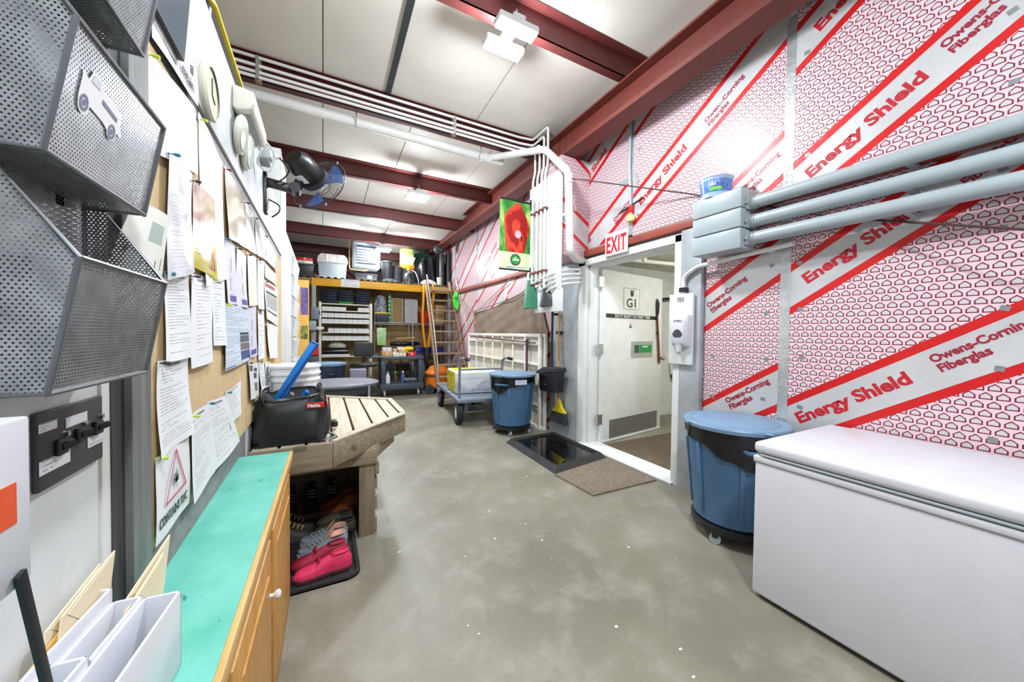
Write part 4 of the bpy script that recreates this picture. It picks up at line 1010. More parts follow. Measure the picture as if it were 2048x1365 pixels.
def hump(u, v):
    a = u*pi; x = 2.12+.80*u; hh = .74*min(1, math.sin(a)**0.22) if 0 < u < 1 else 0
    r = v
    return (x, 9.08+.36*v+.03*math.sin(u*23+v*3), ZD+hh*(1-.25*(1-min(1, v*3))**2)*(.06+.94*min(1, v*4)) + .02*math.sin(u*15))
solo('black_tarp', 'black plastic tarp heaped over goods on the deck by the ladder', 'tarp', MB().grid(hump, 36, 18), m_bag, base=(2.5, 9.4, ZD))
for k, x in enumerate((2.70, 2.86)):
    t = thing('plastic_roll', 'tall black roll of plastic standing %s on the deck' % ('beside the tarp heap', 'at the foil wall')[k], 'roll', (x, 9.03-.0*k, ZD), 0, 'black rolls on the deck')
    part('roll', MB().lathe([(.07, 0), (.07, .80+.08*k), (.05, .81+.08*k)], n=18), m_black, t)
    part('core', MB().lathe([(.025, .81+.08*k), (.025, .825+.08*k)], n=10), m_card, t)
pot('white and green plastic cup on the deck edge over the ladder', 2.62, 8.98, ZD, .05, .06, .19, M('white_green_cup', (230, 232, 226), 0.4, rgb2=(150, 200, 80), scale=4), name='cup')
solo('cloth', 'crumpled white cloth on the deck edge in front of the black tarp', 'cloth', MB().lathe([(.17, 0), (.16, .06), (.09, .11), (.02, .13)], (2.36, 9.02, ZD), 16, sx=1.2, sy=.6), m_white)
t = thing('ceiling_speaker', 'dark clamp fixture clipped to the main beam over the deck', 'fixture', (2.5, 8.7, 3.4))
part('body', MB().sphere((2.50, 8.7, 3.45), .11), m_dark, t, 0, True); part('arm', MB().bar((2.50, 8.7, 3.47), (2.58, 8.7, 3.56), .04, .04), m_dark, t, 0, True)

# --- white parts rack and its bins, trays
RXa, RXb, RYa, RYb = -0.08, 1.03, 9.02, 9.36
t = thing('parts_rack', 'tall cream parts rack of narrow shelves under the yellow deck beam', 'rack', (0.47, 9.2, 0))
for x in (RXa, RXb-.05):
    for y in (RYa, RYb-.04): part('upright', MB().box(x, y, 0, x+.05, y+.04, 2.06), m_cream, t, 0.003, True)
shz = [0.84, 1.215, 1.385, 1.60, 1.735, 1.875, 2.03]
for z in shz: part('shelf', MB().box(RXa+.05, RYa+.005, z-.022, RXb-.05, RYb-.005, z), m_cream, t, 0.002, True)
for z in (0.30,): part('shelf', MB().box(RXa+.05, RYa, z-.03, RXb-.05, RYb, z), m_cream, t, 0.002, True)
ordn = ['first', 'second', 'third', 'fourth', 'fifth', 'sixth', 'seventh', 'eighth']
rowdef = [(1.875, 'top', [0, 1, 2, 3, 6, 7]), (1.735, 'second', range(8)), (1.60, 'third', range(8)), (1.385, 'fourth', [1, 2, 3, 4, 5, 6, 7]), (1.215, 'lowest', range(8))]
bw = (RXb-RXa-.12)/8
bmesh1 = None
rr = random.Random(4)
for z, rn, cols in rowdef:
    for c, i in enumerate(cols):
        x = RXa+.06+bw*(i+.5)
        lab = 'small white parts bin, %s from the left in the %s row of the cream rack' % (ordn[c], rn)
        if bmesh1 is None:
            t = thing('parts_bin', lab, 'bin', (x, 9.04, z), 0, 'white parts bins on the rack')
            q = MB().box(-bw/2+.003, 0, 0, bw/2-.003, .26, .004).box(-bw/2+.003, 0, 0, bw/2-.003, .004, .078).box(-bw/2+.003, .256, 0, bw/2-.003, .26, .10).box(-bw/2+.003, 0, 0, -bw/2+.006, .26, .085).box(bw/2-.006, 0, 0, bw/2-.003, .26, .085)
            part('tray', q, m_white, t); part('label', MB().box(-.03, -.001, .025, .03, 0, .05), M('bin_label', (206, 206, 200), 0.6), t)
            part('contents', MB().box(-bw/2+.01, .01, .004, bw/2-.01, .25, .06), M('bin_contents', (90, 84, 76), 0.7, var=0.4, scale=40), t)
            bmesh1 = t
        else: dup(bmesh1, (x, 9.04 + rr.uniform(0, .015), z), 0, lab)
stk = [(0.07+.05, 'left', 5), (0.47, 'middle', 5), (0.83, 'right', 6)]
tray0 = None
for sx_, sn, n in stk:
    z = 2.03
    for i in range(n):
        gt = (sn == 'middle' and i == 0)
        lab = ('green tray at the bottom of the middle stack on the cream rack' if gt else 'black tray, %s from the bottom of the %s stack on the cream rack' % (ordn[i], sn))
        h = 0.062 if n == 5 else .055
        if gt or tray0 is None:
            t = thing('stacking_tray', lab, 'tray', (sx_, 9.2, z), 0, 'trays stacked on the rack'); mt = m_green if gt else M('navy_black_tray', (34, 40, 56), 0.35)
            part('tray', MB().lathe([(.20, 0), (.225, .045), (.245, .048), (.245, .058)], n=4, mat=Matrix.Diagonal((.98, .80, 1, 1)) @ Matrix.Rotation(pi/4, 4, 'Z')), mt, t, 0.004)
            part('rim', MB().box(-.178, -.146, .046, .178, .146, .056), mt, t, 0.003)
            if not gt: tray0 = t
        else: dup(tray0, (sx_+rr.uniform(-.008, .008), 9.2, z), 0, lab)
        z += h

# items low on the rack
solo('tarp_bundle', 'rolled black plastic bundle on the low shelf of the cream rack', 'bundle', MB().tube([(0.0, 9.16, 0.935), (.25, 9.14, .94), (.52, 9.16, .935)], [.085, .095, .08], 14, flat=.95), m_bag)
solo('grey_bundle', 'pale grey folded cloth bundle on top of the black plastic bundle', 'bundle', MB().lathe([(.19, 0), (.20, .05), (.14, .11), (.03, .14)], (0.30, 9.2, 1.03), 16, sx=.95, sy=.6), M('pale_cloth', (170, 172, 162), 0.8, var=0.2, scale=12))
solo('pipe_bundle', 'white pipe lying along the low shelf of the cream rack', 'pipe', MB().cyl((-.02, 9.06, .862), (.55, 9.06, .862), .02, 12), m_white)

# left post area
t = thing('electric_box', 'grey electrical switch box on the left post beneath the deck', 'switch box', (-0.14, 8.88, 1.62))
part('box', MB().box(-0.22, 8.80, 1.66, -0.06, 8.90, 1.92), M('box_grey', (120, 128, 138), 0.45), t, 0.006, True); part('conduit', MB().cyl((-.19, 8.86, 1.92), (-.19, 8.86, 2.40), .014, 8), m_cgray, t, 0, True)
part('lever', MB().box(-.07, 8.785, 1.76, -.05, 8.80, 1.84), m_dark, t, 0, True)
t = thing('electric_box', 'pale grey junction box below the switch box on the left post', 'switch box', (-0.17, 8.85, 1.40))
part('box', MB().box(-0.255, 8.78, 1.42, -0.125, 8.90, 1.62), m_cgray, t, 0.006, True); part('switch', MB().box(-.12, 8.80, 1.44, .02, 8.90, 1.50), m_white, t, 0.003, True)
t = thing('banner_strip', 'purple and yellow printed banner hanging at the left of the cream rack', 'banner', (-0.30, 7.65, 0.86))
part('cloth', MB().box(-0.40, 7.64, 0.86, -0.225, 7.655, 2.34), M('banner_yellow', (226, 170, 70), 0.6, rgb2=(236, 190, 96)), t, 0, True)
part('print', MB().box(-0.36, 7.638, 1.70, -0.24, 7.641, 2.20), M('banner_purple', (84, 62, 122), 0.6, rgb2=(130, 110, 170), scale=12), t, 0, True)
part('dark_print', MB().box(-0.36, 7.638, 1.25, -0.245, 7.641, 1.50), M('banner_dark', (50, 52, 40), 0.6, rgb2=(160, 170, 80), scale=16), t, 0, True)
part('rod', MB().box(-0.52, 7.643, 2.34, -.2, 7.655, 2.36), m_dark, t, 0, True)
t = thing('fuel_can', 'red fuel can standing by the left post behind the white bucket', 'can', (-0.20, 8.3, 0.0))
part('body', MB().box(-.13, -.1, .0, .13, .1, .9), m_dark, t, 0.02); part('can', MB().box(-.12, -.09, .9, .12, .09, 1.15), m_red, t, 0.03, seg=3); part('spout', MB().cyl((.06, 0, 1.15), (.10, 0, 1.22), .02, 10), m_black, t)

# --- wire shelving behind the dark cart
WX0, WX1, WYa, WYb = 1.10, 2.86, 9.15, 9.60
t = thing('wire_shelving', 'chrome wire shelving unit against the plywood wall', 'shelving', (1.98, 9.4, 0))
for x in (WX0, 2.0, WX1):
    for y in (WYa, WYb): part('post', MB().cyl((x, y, 0), (x, y, 2.1), .013, 8), m_chrome, t, 0, True)
for z in (0.42, 0.86, 1.63):
    part('front_rail', MB().bar((WX0, WYa, z), (WX1, WYa, z), .008, .012).bar((WX0, WYa, z-.04), (WX1, WYa, z-.04), .008, .012), m_chrome, t, 0, True)
    w_ = MB()
    for k in range(40): x = WX0+.02+(WX1-WX0-.04)*k/39; w_.bar((x, WYa, z), (x, WYb, z), .005, .005)
    for k in range(9): x = WX0+(WX1-WX0)*k/8; w_.bar((x, WYa, z-.04), (x, WYa, z), .006, .006)
    w_.bar((WX0, WYb, z), (WX1, WYb, z), .008, .012)
    part('wires', w_, m_chrome, t, 0, True, kind='stuff')
tote('yellow_lid_tote', 'dark tote with bright yellow lid on the wire shelf', 'tote', 1.125, 9.175, 1.635, 1.45, 9.55, 1.875, m_dark, m_yplas)
t = thing('rag_bag', 'grey and black crumpled bag of rags sitting on the yellow lidded tote', 'bag', (1.26, 9.35, 1.875))
part('bag', MB().grid(lambda u, v: ((.14-.03*v+.015*math.sin(u*31+v*7))*math.cos(2*pi*u), (.13-.03*v)*math.sin(2*pi*u), .40*v+.02*math.sin(u*20)*v), 24, 10), M('rag_mix', (58, 64, 76), 0.6, rgb2=(176, 184, 196), scale=14), t)
part('top', MB().lathe([(.11, .39), (.06, .43), (.02, .44)], n=14), m_cgray, t)
t = thing('green_ratchet_strip', 'green toothed plastic strip standing beside the rag bag', 'strip', (1.45, 9.3, 1.64))
part('strip', MB().box(1.44, 9.28, 1.635, 1.50, 9.30, 2.34), m_green, t, 0, True)
for k in range(12): part('tooth', MB().box(1.43, 9.272, 1.70+.05*k, 1.475, 9.282, 1.725+.05*k), m_white if k % 2 else m_green, t, 0, True)
for k, (x0, x1) in enumerate(((1.52, 1.80), (1.84, 2.16))):
    t = thing('acrylic_sheet', ['amber clear acrylic tray standing left on the wire shelf', 'frosted clear acrylic tray standing right on the wire shelf'][k], 'sheet', ((x0+x1)/2, 9.35, 1.64))
    part('pane', MB().box(x0, 9.36, 1.64, x1, 9.365, 2.24), m_clear if k else M('amber_clear', (200, 170, 110), 0.15, alpha=0.28), t, 0, True)
    part('edge', MB().box(x0, 9.34, 1.64, x0+.015, 9.37, 2.25).box(x1-.015, 9.34, 1.64, x1, 9.37, 2.25).box(x0, 9.34, 2.235, x1, 9.37, 2.25).box(x0, 9.34, 1.635, x1, 9.37, 1.65), M('acrylic_edge', (206, 206, 206), 0.25, alpha=0.8), t, 0.002, True)
carton('large brown carton behind the ladder on the wire shelf', 2.44, 9.22, 1.64, 2.84, 9.55, 2.12, m_card)
tote('red_bin', 'red bin half hidden by the yellow hoses on the wire shelf', 'bin', 2.20, 9.2, 1.64, 2.42, 9.5, 1.98, m_red, None)
t = tote('seed_bag', 'clear green printed bag hanging from the wire shelf over the boxes', 'bag', 1.14, 9.10, 1.08, 1.36, 9.14, 1.50, M('green_bag_print', (130, 196, 60), 0.35, rgb2=(200, 220, 190), scale=9), None, taper=.01, lidh=0)
part('hanger', MB().tube([(0, 0, .42), (-.03, 0, .50), (.0, .03, .56)], .008, 6), m_chrome, t)
for k in range(4):
    tote('blue_bin', 'small blue bin on the wire shelving behind the ladder, %s from the left' % ordn[k], 'bin', 2.08+.19*k, 9.2, 0.865, 2.25+.19*k, 9.45, 1.02, M('royal_blue', (36, 60, 160), 0.4), None, group='blue bins behind the ladder', taper=.02, lidh=0)
for k, c in enumerate((m_dark, m_black, m_cgray)):
    tote('tool_case', '%s tool case on the low wire shelf, %s from the left' % (('dark grey', 'black', 'pale grey')[k], ordn[k]), 'case', 1.30+.34*k, 9.2, 0.425, 1.60+.34*k, 9.5, 0.62, c, c, group='tool cases on the low shelf')
tote('long_case', 'long black case on the low wire shelf behind the ladder', 'case', 2.32, 9.2, 0.425, 2.84, 9.5, 0.58, m_black, m_dark)
for k in range(3):
    t = thing('power_tool', 'dark power tool lying on top of the boxes, %s from the left' % ordn[k], 'tool', (1.62+.23*k, 9.3, 1.05), -.3+.35*k, 'power tools behind the dark cart')
    part('body', MB().tube([(-.14, 0, .05), (-.02, 0, .06), (.10, 0, .06), (.17, 0, .05)], [.04, .06, .05, .02], 10), m_black, t)
    part('grip', MB().bar((-.03, 0, .06), (-.10, -.02, -.14), .045, .06), m_dark, t, 0.01)
    part('battery', MB().box(-.15, -.05, -.18, -.05, .05, -.12), m_yplas if k == 1 else m_dark, t, 0.006)
solo('wood_handle', 'wooden tool handle lying across the power tools', 'handle', MB().tube([(1.60, 9.13, 1.235), (2.06, 9.16, 1.27)], .018, 8), m_oaky)

# --- dark utility cart
UX0, UX1, UY0, UY1 = 1.10, 1.99, 8.02, 8.52
t = thing('utility_cart', 'dark grey two shelf plastic utility cart on casters', 'cart', (1.55, 8.25, 0))
part('top_tray', MB().box(UX0-.02, UY0-.02, 0.80, UX1+.01, UY1+.02, 0.875), M('cart_grey', (66, 74, 86), 0.45), t, 0.012, True)
part('push_handle', MB().box(UX0-.24, UY0, 0.845, UX0-.02, UY1, 0.885), M('cart_grey', (66, 74, 86), 0.45), t, 0.012, True)
part('bottom_tray', MB().box(UX0-.02, UY0-.02, 0.155, UX1+.01, UY1+.02, 0.28), M('cart_grey', (66, 74, 86), 0.45), t, 0.012, True)
for x in (UX0, UX1-.10):
    for y in (UY0, UY1-.07): part('leg', MB().box(x, y, 0.27, x+.09, y+.07, 0.81), M('cart_grey', (66, 74, 86), 0.45), t, 0.008, True)
for x in (UX0+.07, UX1-.10):
    for y in (UY0+.05, UY1-.06):
        c = part('caster', MB().box(x-.025, y-.02, 0.08, x+.025, y+.02, 0.16), m_chrome, t, 0.003, True)
        part('wheel', MB().lathe([(.02, -.018), (.058, -.018), (.062, 0), (.058, .018), (.02, .018)], (0, 0, 0), 18, 'X', Matrix.Translation((x, y, .062))), m_cgray, c, 0, True)
ct = [(1.12, 8.08, .875, 1.34, 8.3, .985, m_card, 'brown carton at the left on the dark cart'), (1.35, 8.05, .875, 1.47, 8.25, .95, m_white, 'white carton at the front middle on the dark cart'),
      (1.48, 8.06, .875, 1.62, 8.3, .945, m_cream, 'cream carton on the dark cart right of the white one'), (1.38, 8.27, .875, 1.47, 8.46, 1.03, m_card, 'brown carton standing at the back of the dark cart'),
      (1.48, 8.08, .945, 1.63, 8.28, 1.01, m_card, 'brown carton stacked on the cream carton of the dark cart'), (1.46, 8.1, 1.01, 1.60, 8.26, 1.07, m_cream, 'cream carton on top of the carton stack on the dark cart'),
      (1.14, 8.1, .985, 1.32, 8.28, 1.06, M('blue_white_carton', (196, 206, 232), 0.5), 'pale blue carton on the brown carton of the dark cart'), (1.66, 8.06, .875, 1.84, 8.2, .95, m_red, 'red and white carton at the front of the dark cart')]
for a in ct: carton(a[7], *a[:7], group='cartons on the dark cart')
t = thing('cordless_drill', 'yellow cordless drill lying on the dark cart beside the red carton', 'drill', (1.72, 8.26, .90), .3)
part('body', MB().tube([(-.12, 0, .12), (0, 0, .13), (.10, 0, .13)], [.045, .05, .035], 10), m_yplas, t)
part('chuck', MB().tube([(.10, 0, .13), (.17, 0, .13)], [.03, .015], 10), m_black, t)
part('grip', MB().bar((-.04, 0, .12), (-.08, 0, 0), .05, .05), m_yplas, t, 0.01); part('battery', MB().box(-.14, -.045, -.025, -.02, .045, .03), m_black, t, 0.006)
for k in range(4):
    t = thing('hand_tool', 'small hand tool on the dark cart right end, %s from the left' % ordn[k], 'tool', (1.76+.06*k, 8.33+.03*(k % 2), .88), .6*k, 'hand tools on the dark cart')
    part('shaft', MB().cyl((-.10, 0, .03+.02*k), (.08, 0, .05+.02*k), .014, 8), m_chrome if k % 2 else m_dark, t)
    part('grip', MB().cyl((-.16, 0, .025+.02*k), (-.06, 0, .035+.02*k), .024, 8), (m_orange, m_white, m_red, m_black)[k], t)
for k in range(3):
    t = thing('spray_bottle', '%s bottle on the lower tray of the dark cart' % ('white', 'lime capped', 'blue')[k], 'bottle', (1.26+.16*k, 8.2, .28), 0, 'bottles in the dark cart')
    part('bottle', MB().lathe([(.045, 0), (.05, .14), (.03, .19), (.018, .22)], n=14), (m_white, m_dark, M('bottle_blue', (60, 90, 150), 0.3))[k], t)
    part('cap', MB().lathe([(.02, .22), (.02, .26)], n=10), (m_cgray, m_lime, m_white)[k], t)
tote('parts_case', 'clear topped parts case low in the dark cart', 'case', 1.60, 8.08, .28, 1.86, 8.4, .36, M('case_slate', (84, 98, 116), 0.4), m_clear, lidh=.01)

# --- task chair
t = thing('task_chair', 'black drafting chair with round foot ring beside the dark cart', 'chair', (0.75, 7.78, 0))
part('backrest', MB().box(-.20, .02, .90, .17, .075, 1.19), m_rubber, t, 0.05, seg=4)
part('seat', MB().lathe([(.20, .70), (.27, .72), (.275, .755), (.25, .775), (.02, .78)], n=28), m_rubber, t)
part('back_bar', MB().bar((-.01, .10, .72), (-.01, .07, 1.05), .05, .012, (0, 1, 0)), m_black, t)
part('gas_column', MB().cyl((0, 0, .12), (0, 0, .72), .026, 12), m_chrome, t)
part('foot_ring', MB().tube(arc((0, 0, .30), .22, 0, 2*pi, 28, (1, 0, 0), (0, 1, 0)), .012, 8), m_chrome, t)
for k in range(5):
    a = 2*pi*k/5+.3
    lg_ = part('leg', MB().bar((0, 0, .13), (.27*math.cos(a), .27*math.sin(a), .085), .04, .03), m_black, t, 0.006)
    part('caster', MB().cyl((.27*math.cos(a)-.015, .27*math.sin(a), .032), (.27*math.cos(a)+.015, .27*math.sin(a), .032), .032, 12), m_black, lg_)
part('armrest', MB().tube(rpath([(.22, .05, .74), (.30, .04, .76), (.30, .02, .86)], .03), .014, 8).box(.26, -.12, .86, .34, .12, .885), m_black, t, 0.004)

# --- oval stock tank, barrel
t = thing('stock_tank', 'large black oval tub with a grey lid behind the pallet table', 'tub', (0.225, 6.35, 0))
part('tub', MB().lathe([(.50, 0), (.54, .05), (.57, .50), (.60, .53), (.61, .56)], n=44, sx=.96, sy=.80), m_dark, t)
part('lid', MB().lathe([(.62, .555), (.63, .585), (.60, .60), (.58, .592), (.56, .605), (.52, .598), (.10, .612), (.01, .613)], n=44, sx=.96, sy=.80), M('tub_lid', (128, 130, 138), 0.4), t)
part('latch', MB().box(.40, -.37, .38, .43, -.345, .56).tube(arc((.415, -.37, .36), .022, 0, 2*pi, 10, (1, 0, 0), (0, 0, 1)), .007, 6), m_chrome, t)
for s in (-1, 1): part('band', MB().lathe([(.555+.01*s, .27+.12*s), (.565+.01*s, .29+.12*s), (.56+.01*s, .31+.12*s)], n=44, sx=.96, sy=.80, cap0=False, cap1=False), m_black, t)
t = thing('lidded_barrel', 'navy barrel with a slate blue lid between the black tub and the cream rack', 'barrel', (0.08, 7.75, 0))
part('barrel', MB().lathe([(.27, 0), (.30, .1), (.31, .4), (.31, .76)], n=32), M('navy_plastic', (36, 44, 66), 0.35), t)
part('lid', MB().lathe([(.33, .75), (.34, .79), (.30, .80), (.29, .792), (.05, .81)], n=32), m_lidblue, t)
part('handle', MB().tube([(.02, -.31, .62), (.02, -.35, .60), (.12, -.335, .60), (.12, -.29, .62)], .014, 8), m_black, t)
tote('grey_crate', 'grey crate on the floor beside the navy barrel', 'crate', 0.44, 7.12, 0, 0.72, 7.42, .70, M('crate_grey', (116, 116, 132), 0.5), None, lidh=0)

# --- shop vacuum and yellow hoses
t = thing('shop_vacuum', 'orange shop vacuum on wheels half behind the step ladder', 'vacuum', (2.40, 8.28, 0))
part('tank', MB().lathe([(.26, .12), (.29, .15), (.28, .40), (.30, .42)], n=28), m_orange, t)
part('head', MB().lathe([(.30, .42), (.30, .47), (.22, .56), (.20, .60), (.10, .64)], n=28), m_orange, t)
part('band', MB().lathe([(.305, .405), (.31, .42), (.305, .435)], n=28, cap0=False, cap1=False), m_dark, t)
part('top_handle', MB().tube([(-.10, 0, .62), (-.08, 0, .70), (.08, 0, .70), (.10, 0, .62)], .018, 8), m_black, t)
for s in (-1, 1):
    w_ = part('wheel', MB().lathe([(.03, -.02), (.105, -.02), (.11, 0), (.105, .02), (.03, .02)], (0, 0, 0), 22, 'Y', Matrix.Translation((s*.25, -.22, .11))), m_dark, t)
    part('hub', MB().cyl((s*.25, -.245, .11), (s*.25, -.235, .11), .03, 12), m_black, w_)
part('front_caster', MB().lathe([(.02, -.02), (.05, -.018), (.05, .018), (.02, .02)], (0, 0, 0), 14, 'X', Matrix.Translation((0, .2, .05))).box(-.04, .17, .09, .04, .23, .13), m_black, t)
t = thing('yellow_hose', 'long yellow folded hose hanging from the end of the yellow beam', 'hose', (2.22, 8.8, 0.95))
part('left_run', MB().tube(spline([(2.20, 8.86, 2.58), (2.185, 8.83, 2.25), (2.16, 8.8, 1.8), (2.18, 8.8, 1.4), (2.235, 8.8, 1.02)], 8), .052, 10, flat=.6), M('hose_yellow', (226, 150, 24), 0.45, var=0.15, scale=20), t, 0, True)
part('right_run', MB().tube(spline([(2.42, 8.86, 2.60), (2.43, 8.82, 2.3), (2.36, 8.79, 1.8), (2.34, 8.79, 1.4), (2.30, 8.8, 1.02)], 8), .055, 10, flat=.6), M('hose_yellow', (226, 150, 24), 0.45, var=0.15, scale=20), t, 0, True)
part('nozzle', MB().tube([(2.27, 8.8, 1.04), (2.27, 8.8, .78)], [.07, .085], 12), m_black, t, 0, True)
part('hook', MB().bar((2.19, 8.86, 2.585), (2.44, 8.88, 2.60), .05, .03), m_dark, t, 0, True)
t = thing('floor_clutter_bag', 'dark gear bag slumped between the dark cart and the ladder', 'bag', (2.10, 8.75, 0))
part('bag', MB().lathe([(.10, 0), (.15, .2), (.14, .5), (.09, .72), (.03, .8)], n=16, sx=.9), M('gear_dark', (40, 40, 48), 0.6, rgb2=(110, 112, 124), scale=9), t)
part('strap', MB().tube(arc((0, -.06, .78), .09, 0, pi, 10, (1, 0, 0), (0, 0, 1)), .015, 6), m_black, t)
# ------------------------------------------------------------------ left partition wall
WX = -0.362
lw = MB().box(-0.50, -2.5, 0, WX, 4.12, 2.50)
wl = struct('wall_left', lw, m_wallw)
struct('switch_wall_panel', MB().box(WX, -1.0, 0.70, WX+.004, 0.918, 2.5), M('scuffed_white', (214, 218, 218), 0.5, var=0.05, scale=9), wl)
struct('edge_strip', MB().box(WX, 0.918, 0.70, WX+.008, 0.946, 2.5), m_pvc, wl)
struct('post_face', MB().box(WX, 0.946, 0.70, WX+.010, 0.995, 2.5), M('dark_post_face', (62, 62, 64), 0.5, 0.1, var=0.3, stretch=(1, 12, .6)), wl)
struct('post_web', MB().box(WX, 0.995, 0.70, WX+.022, 1.086, 2.5), M('grey_post_face', (118, 120, 118), 0.5, 0.2, var=0.25, stretch=(1, 10, .6)), wl)
struct('base_strip', MB().box(WX, 1.09, 0.70, WX+.003, 2.30, 0.90), M('grey_weathered_strip', (132, 130, 130), 0.7, var=0.25, scale=14), wl)
struct('upper_board', MB().box(WX, 1.10, 2.12, WX+.014, 4.10, 2.505), m_wallw, wl, 0.002)
struct('upper_gap', MB().box(WX, 1.10, 2.05, WX+.004, 4.10, 2.12), M('gap_grey', (126, 126, 128), 0.6), wl)
pb = thing('pin_board', 'long tan pin board on the left wall covered in papers', 'board', (WX, 2.6, 0.88))
part('board', MB().box(WX, 1.115, 0.885, WX+.010, 4.06, 2.06), m_tan, pb, 0, True)
part('edge', MB().box(WX, 1.092, 0.885, WX+.013, 1.118, 2.06), m_oaky, pb, 0.002, True)
part('seam', MB().box(WX+.010, 2.275, 0.885, WX+.0125, 2.285, 2.06), m_tan, pb, 0, True)
# white corner post and column of wall pockets further along
t = thing('white_board_post', 'tall white board standing at the end of the papered wall behind the fan', 'board', (-0.38, 4.35, 0))
part('board', MB().box(-0.50, 4.125, 0, -0.362, 4.74, 3.15), m_white, t, 0.004, True)
part('edge_strip', MB().box(-0.362, 4.125, 0, -0.357, 4.20, 3.15), m_pvc, t, 0, True)
struct('wall_left_rear', MB().box(-0.52, 4.76, 0, -0.40, 7.70, 2.62), m_white)
rk = ['topmost', 'second from top', 'third from top', 'fourth from top', 'fifth from top', 'lowest']
pk0 = None
for k in range(6):
    z = 2.22 - .30*k
    lab = 'white wall pocket on the rear left wall, %s of the column' % rk[k]
    if pk0 is None:
        t = thing('wall_pocket', lab, 'wall pocket', (-0.40, 6.6, z), 0, 'white wall pockets')
        part('front', MB().bar((.015, -.55, .0), (.015, .55, .0), .01, .01).prism([(.01, 0), (.02, 0), (.05, .24), (.04, .24)], -.55, .55, 'Y'), m_white, t)
        part('back', MB().box(0, -.55, 0, .006, .55, .28), m_white, t)
        for s in (-.55, .54): part('side', MB().prism([(0, 0), (.02, 0), (.05, .24), (0, .28)], s, s+.01, 'Y'), M('pocket_side', (190, 192, 190), 0.5), t)
        pk0 = t
    else: dup(pk0, (-0.40, 6.6, z), 0, lab)

# ------------------------------------------------------------------ papers (Y,Z corners: TL TR BR BL)
inkd = (60, 60, 66)
PM = {
 'blank': paper_mat('paper_blank', (226, 228, 230), (200, 200, 204), 3, fill=.0, header=False),
 'text': paper_mat('paper_text', (228, 230, 232), inkd, 30, .55, .10),
 'text2': paper_mat('paper_text_sparse', (230, 232, 234), inkd, 22, .5, .16),
 'list': paper_mat('paper_list', (232, 233, 235), (70, 70, 76), 26, .45, .2, blocks=[]),
 'glossy': paper_mat('paper_glossy_sleeve', (216, 220, 226), inkd, 34, .4, .14, rough=.25, coat=.9),
 'orange': paper_mat('paper_orange_flyer', (222, 182, 168), (150, 90, 80), 20, .2, .2, rough=.2, coat=1.0, header=False, blocks=[(0, 0, 1, .42, (226, 208, 20)), (.08, .30, .62, .312, inkd), (.08, .26, .62, .272, inkd), (.08, .22, .6, .232, inkd), (.08, .18, .6, .192, inkd), (.66, .08, .92, .34, (150, 36, 30)), (.70, .10, .77, .32, (226, 190, 60)), (.80, .10, .88, .2, (226, 190, 60)), (.6, .62, .95, .95, (214, 196, 150))]),
 'tan': paper_mat('paper_tan_sleeve', (216, 204, 174), (150, 120, 60), 12, .1, .2, rough=.25, coat=.9, header=False),
 'gloss_w': paper_mat('paper_gloss_white', (224, 222, 220), (130, 110, 120), 24, .3, .15, rough=.2, coat=1.0, header=False),
 'lilac': paper_mat('paper_lilac', (214, 212, 226), (110, 100, 150), 18, .3, .3, header=False, blocks=[(.35, .04, .92, .14, (92, 84, 150)), (.42, .52, .5, .74, (150, 150, 160)), (.42, .22, .5, .42, (150, 150, 160))]),
 'yel': paper_mat('paper_yellowish', (224, 222, 206), (190, 190, 80), 14, .3, .2, header=False),
 'chart': paper_mat('paper_chart', (206, 216, 226), (120, 140, 170), 26, .8, .0, header=False, y0=0.0, y1=1.0, blocks=[(.55, .06, .95, .22, (64, 84, 130)), (.55, .235, .95, .36, (120, 104, 110)), (.55, .375, .95, .50, (92, 98, 110)), (.55, .51, .95, .55, (44, 44, 60)), (.02, .01, .3, .03, (60, 110, 180))]),
 'form': paper_mat('paper_form', (224, 224, 222), inkd, 24, .4, .1, header=False, blocks=[(.05, .86, .7, .95, (176, 84, 90)), (.08, .70, .9, .76, (60, 58, 66)), (.08, .34, .92, .68, (168, 172, 170)), (.08, .22, .9, .27, (84, 80, 86))]),
 'photo': paper_mat('paper_photos', (222, 222, 220), inkd, 30, .3, .1, header=False, blocks=[(.06, .76, .4, .92, (90, 92, 90)), (.50, .56, .75, .72, (70, 70, 72)), (.5, .76, .78, .86, (60, 62, 66)), (.55, .20, .85, .44, (110, 112, 108))]),
 'leaflet': paper_mat('paper_leaflet', (214, 214, 206), inkd, 4, .0, .2, header=False, blocks=[(.45, .66, .82, .86, (150, 166, 156)), (.1, .5, .16, .56, inkd), (.4, .38, .43, .50, inkd), (.55, .36, .58, .46, inkd), (.7, .40, .73, .5, inkd), (.5, .10, .56, .2, (90, 50, 50)), (.7, .08, .73, .2, inkd), (.85, .12, .88, .24, inkd), (.18, .3, .36, .33, inkd), (.86, .42, .89, .54, inkd)]),
}
pinm = {'lime': M('lime_pin', (196, 214, 60), 0.4), 'blue': M('blue_pin', (20, 120, 140), 0.4), 'dark': m_dark, 'maroon': M('maroon_pin', (120, 40, 60), 0.4)}
